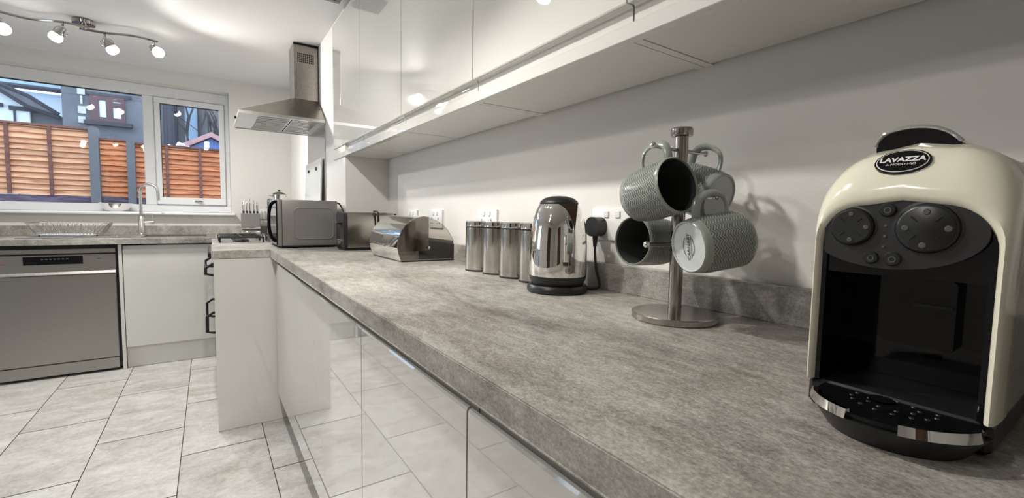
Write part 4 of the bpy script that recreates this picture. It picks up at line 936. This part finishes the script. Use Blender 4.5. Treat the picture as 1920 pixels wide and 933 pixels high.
# lever on top
lv = thing('lever', (.57, cy0, 1.158), None, None); lv.parent = t; lv.location = Vector((.57, cy0, 1.158))-t.location
lp = [pix(a, b, 0, .548) for a, b in ((1643, 279), (1646, 268), (1660, 254), (1685, 245), (1720, 240), (1755, 242), (1782, 251), (1804, 267))]
lo_ = [(p.y, p.z) for p in lp]
mk('lever_core', *(lambda g: (g.v, g.f))(G().prism(lo_+[(lo_[-1][0], 1.145), (lo_[0][0], 1.145)], 0, .549, .600)), M['bgloss'], lv)
G().tube(smooth_path([(.549, y, z+.0014) for y, z in lo_], 4), .0018, 8).out('chrome_edge', M['chrome'], lv, True)
V = [(x, y, z+.0026) for x in (.549, .600) for y, z in lo_]; n = len(lo_)
mk('lever_cover', V+[(x, y, z-.0022) for x, y, z in V], [(i, i+1, n+i+1, n+i) for i in range(n-1)]+[(2*n+i, 2*n+i+1, 3*n+i+1, 3*n+i) for i in range(n-1)]+[(i, i+1, 2*n+i+1, 2*n+i) for i in range(n-1)]+[(n+i, n+i+1, 3*n+i+1, 3*n+i) for i in range(n-1)]+[(0, n, 3*n, 2*n), (n-1, 2*n-1, 4*n-1, 3*n-1)], M['chrome'], lv, True)
# badge
bc = pix(1692, 304, 0, .5185); nrm = Vector((-.80, 0, .60)).normalized(); yb_ = Vector((0, -1, 0)); zb_ = nrm.cross(yb_) if nrm.cross(yb_).z > 0 else -nrm.cross(yb_)
bd = thing('badge', bc, None, None); bd.parent = t; bd.location = bc-t.location
def bplate(a, b, d0, d1):
    V = []; n = 40
    for d in (d0, d1):
        for i in range(n): q = 2*PI*i/n; V.append(bc+yb_*(a*math.cos(q))+zb_*(b*math.sin(q))+nrm*d)
    return V, [tuple(range(n)), tuple(range(n, 2*n))]+[(i, (i+1) % n, n+(i+1) % n, n+i) for i in range(n)]
mk('badge_plate', *bplate(.0200, .0140, -.012, .0012), M['bgloss'], bd); mk('badge_ring', *bplate(.0186, .0127, .0, .0016), M['white'], bd); mk('badge_field', *bplate(.0178, .0119, .0, .0020), M['bgloss'], bd)
org = world_origin(bd)
def tmat(off): c_ = bc+zb_*off+nrm*.0021-org; return Matrix(((yb_.x, zb_.x, nrm.x, c_.x), (yb_.y, zb_.y, nrm.y, c_.y), (yb_.z, zb_.z, nrm.z, c_.z), (0, 0, 0, 1)))
text_mesh('badge_text', 'LAVAZZA', .0074, M['white'], bd, tmat(.0014), .0001, bold=.00025)
text_mesh('badge_text', 'A MODO MIO', .0034, M['white'], bd, tmat(-.0042), .0001)
# water tank at the back right
g = G(); g.box(.745, .842, cy0-.0680, cy0+.060, WT+.012, 1.150, .012, 3); g.out('water_tank', M['clear'], t, True)
g = G(); g.box(.743, .844, cy0-.0685, cy0+.0605, 1.1505, 1.158, .003, 2); g.out('tank_lid', M['clear'], t, True)
# ------------------------------------------------------------------ knife block, pans, pepper mill in the far corner
t = thing('knife_block', (.303, 4.46, WT), 'brushed steel knife block standing on the worktop under the window wall', 'knife block')
G().box(.233, .373, 4.42, 4.50, .966, 1.083, .003).out('block', M['silver'], t)
G().box(.231, .376, 4.415, 4.505, .950, .963, .004, 2).out('collar', M['chrome'], t, True)
G().box(.240, .366, 4.43, 4.495, .940, .9655).out('neck', M['gunmetal'], t)
G().box(.230, .378, 4.405, 4.515, WT+.0005, .938, .012, 3).out('base_tray', M['chrome'], t, True)
for k, (x, h) in enumerate(((.252, .105), (.277, .122), (.303, .130), (.330, .120), (.355, .108))):
    kn = thing('kitchen_knife', (x, 4.46, 1.083), ['leftmost steel-handled knife in the block', 'second steel-handled knife in the block from the left', 'tallest steel-handled knife in the middle of the block', 'fourth steel-handled knife in the block from the left', 'rightmost steel-handled knife in the block'][k], 'knife', 'knives in the block')
    G().lathe([(0, .0), (.007, .0), (.0095, .012), (.007, .020), (0, .020)], (x, 4.46, 1.0835), 14).out('bolster', M['black'], kn, True)
    G().tube([(x, 4.46, 1.1035), (x, 4.46, 1.0835+h*.5), (x, 4.46, 1.0835+h*.9), (x, 4.46, 1.0835+h)], [.008, .0105, .009, .004], 12, sx=1, sy=.8).out('handle', M['chrome'], kn, True)
px_, py_ = .520, 4.40; z = WT
for r, h, lb in ((.098, .128, 'bottom stainless saucepan of the stack behind the microwave'), (.080, .112, 'middle stainless saucepan of the stack behind the microwave'), (.056, .100, 'small stainless pan on top of the stack behind the microwave')):
    t = thing('saucepan', (px_, py_, z), lb, 'saucepan', 'pans stacked in the far corner')
    G().lathe([(0, 0), (r*.96, 0), (r, .006), (r, h-.004), (r+.003, h), (r-.001, h), (r-.003, h-.006), (r-.004, .006), (0, .004)], (px_, py_, z+.0006), 36).out('pan_body', M['chrome'], t, True)
    for s in (-1, 1): G().tube([(px_+s*(r-.001), py_-.016, z+h-.016), (px_+s*(r+.022), py_-.014, z+h-.010), (px_+s*(r+.022), py_+.014, z+h-.010), (px_+s*(r-.001), py_+.016, z+h-.016)], .004, 8).out('handle', M['chrome'], t, True)
    z += h+.0015
    if r < .06:
        G().lathe([(r+.002, 0), (r*.8, .012), (r*.4, .022), (0, .025)], (px_, py_, z), 30).out('glass_lid', M['clear'], t, True)
        G().lathe([(0, 0), (.008, 0), (.011, .012), (0, .014)], (px_, py_, z+.0255), 14).out('lid_knob', M['black'], t, True)
    else:
        G().lathe([(0, 0), (r, 0), (r, .003), (0, .003)], (px_, py_, z), 30).out('flat_lid', M['chrome'], t, True); z += .0035
t = thing('pepper_mill', (.437, 4.30, WT), 'tall steel pepper mill whose top shows over the microwave', 'pepper mill')
G().lathe([(0, 0), (.026, 0), (.026, .02), (.018, .10), (.022, .20), (.020, .255), (.012, .262), (0, .262)], (.437, 4.30, WT+.0005), 24).out('mill_body', M['steel'], t, True)
G().lathe([(0, .263), (.012, .264), (.020, .275), (.022, .295), (.014, .308), (0, .310)], (.437, 4.30, WT), 24).out('mill_top', M['gunmetal'], t, True)
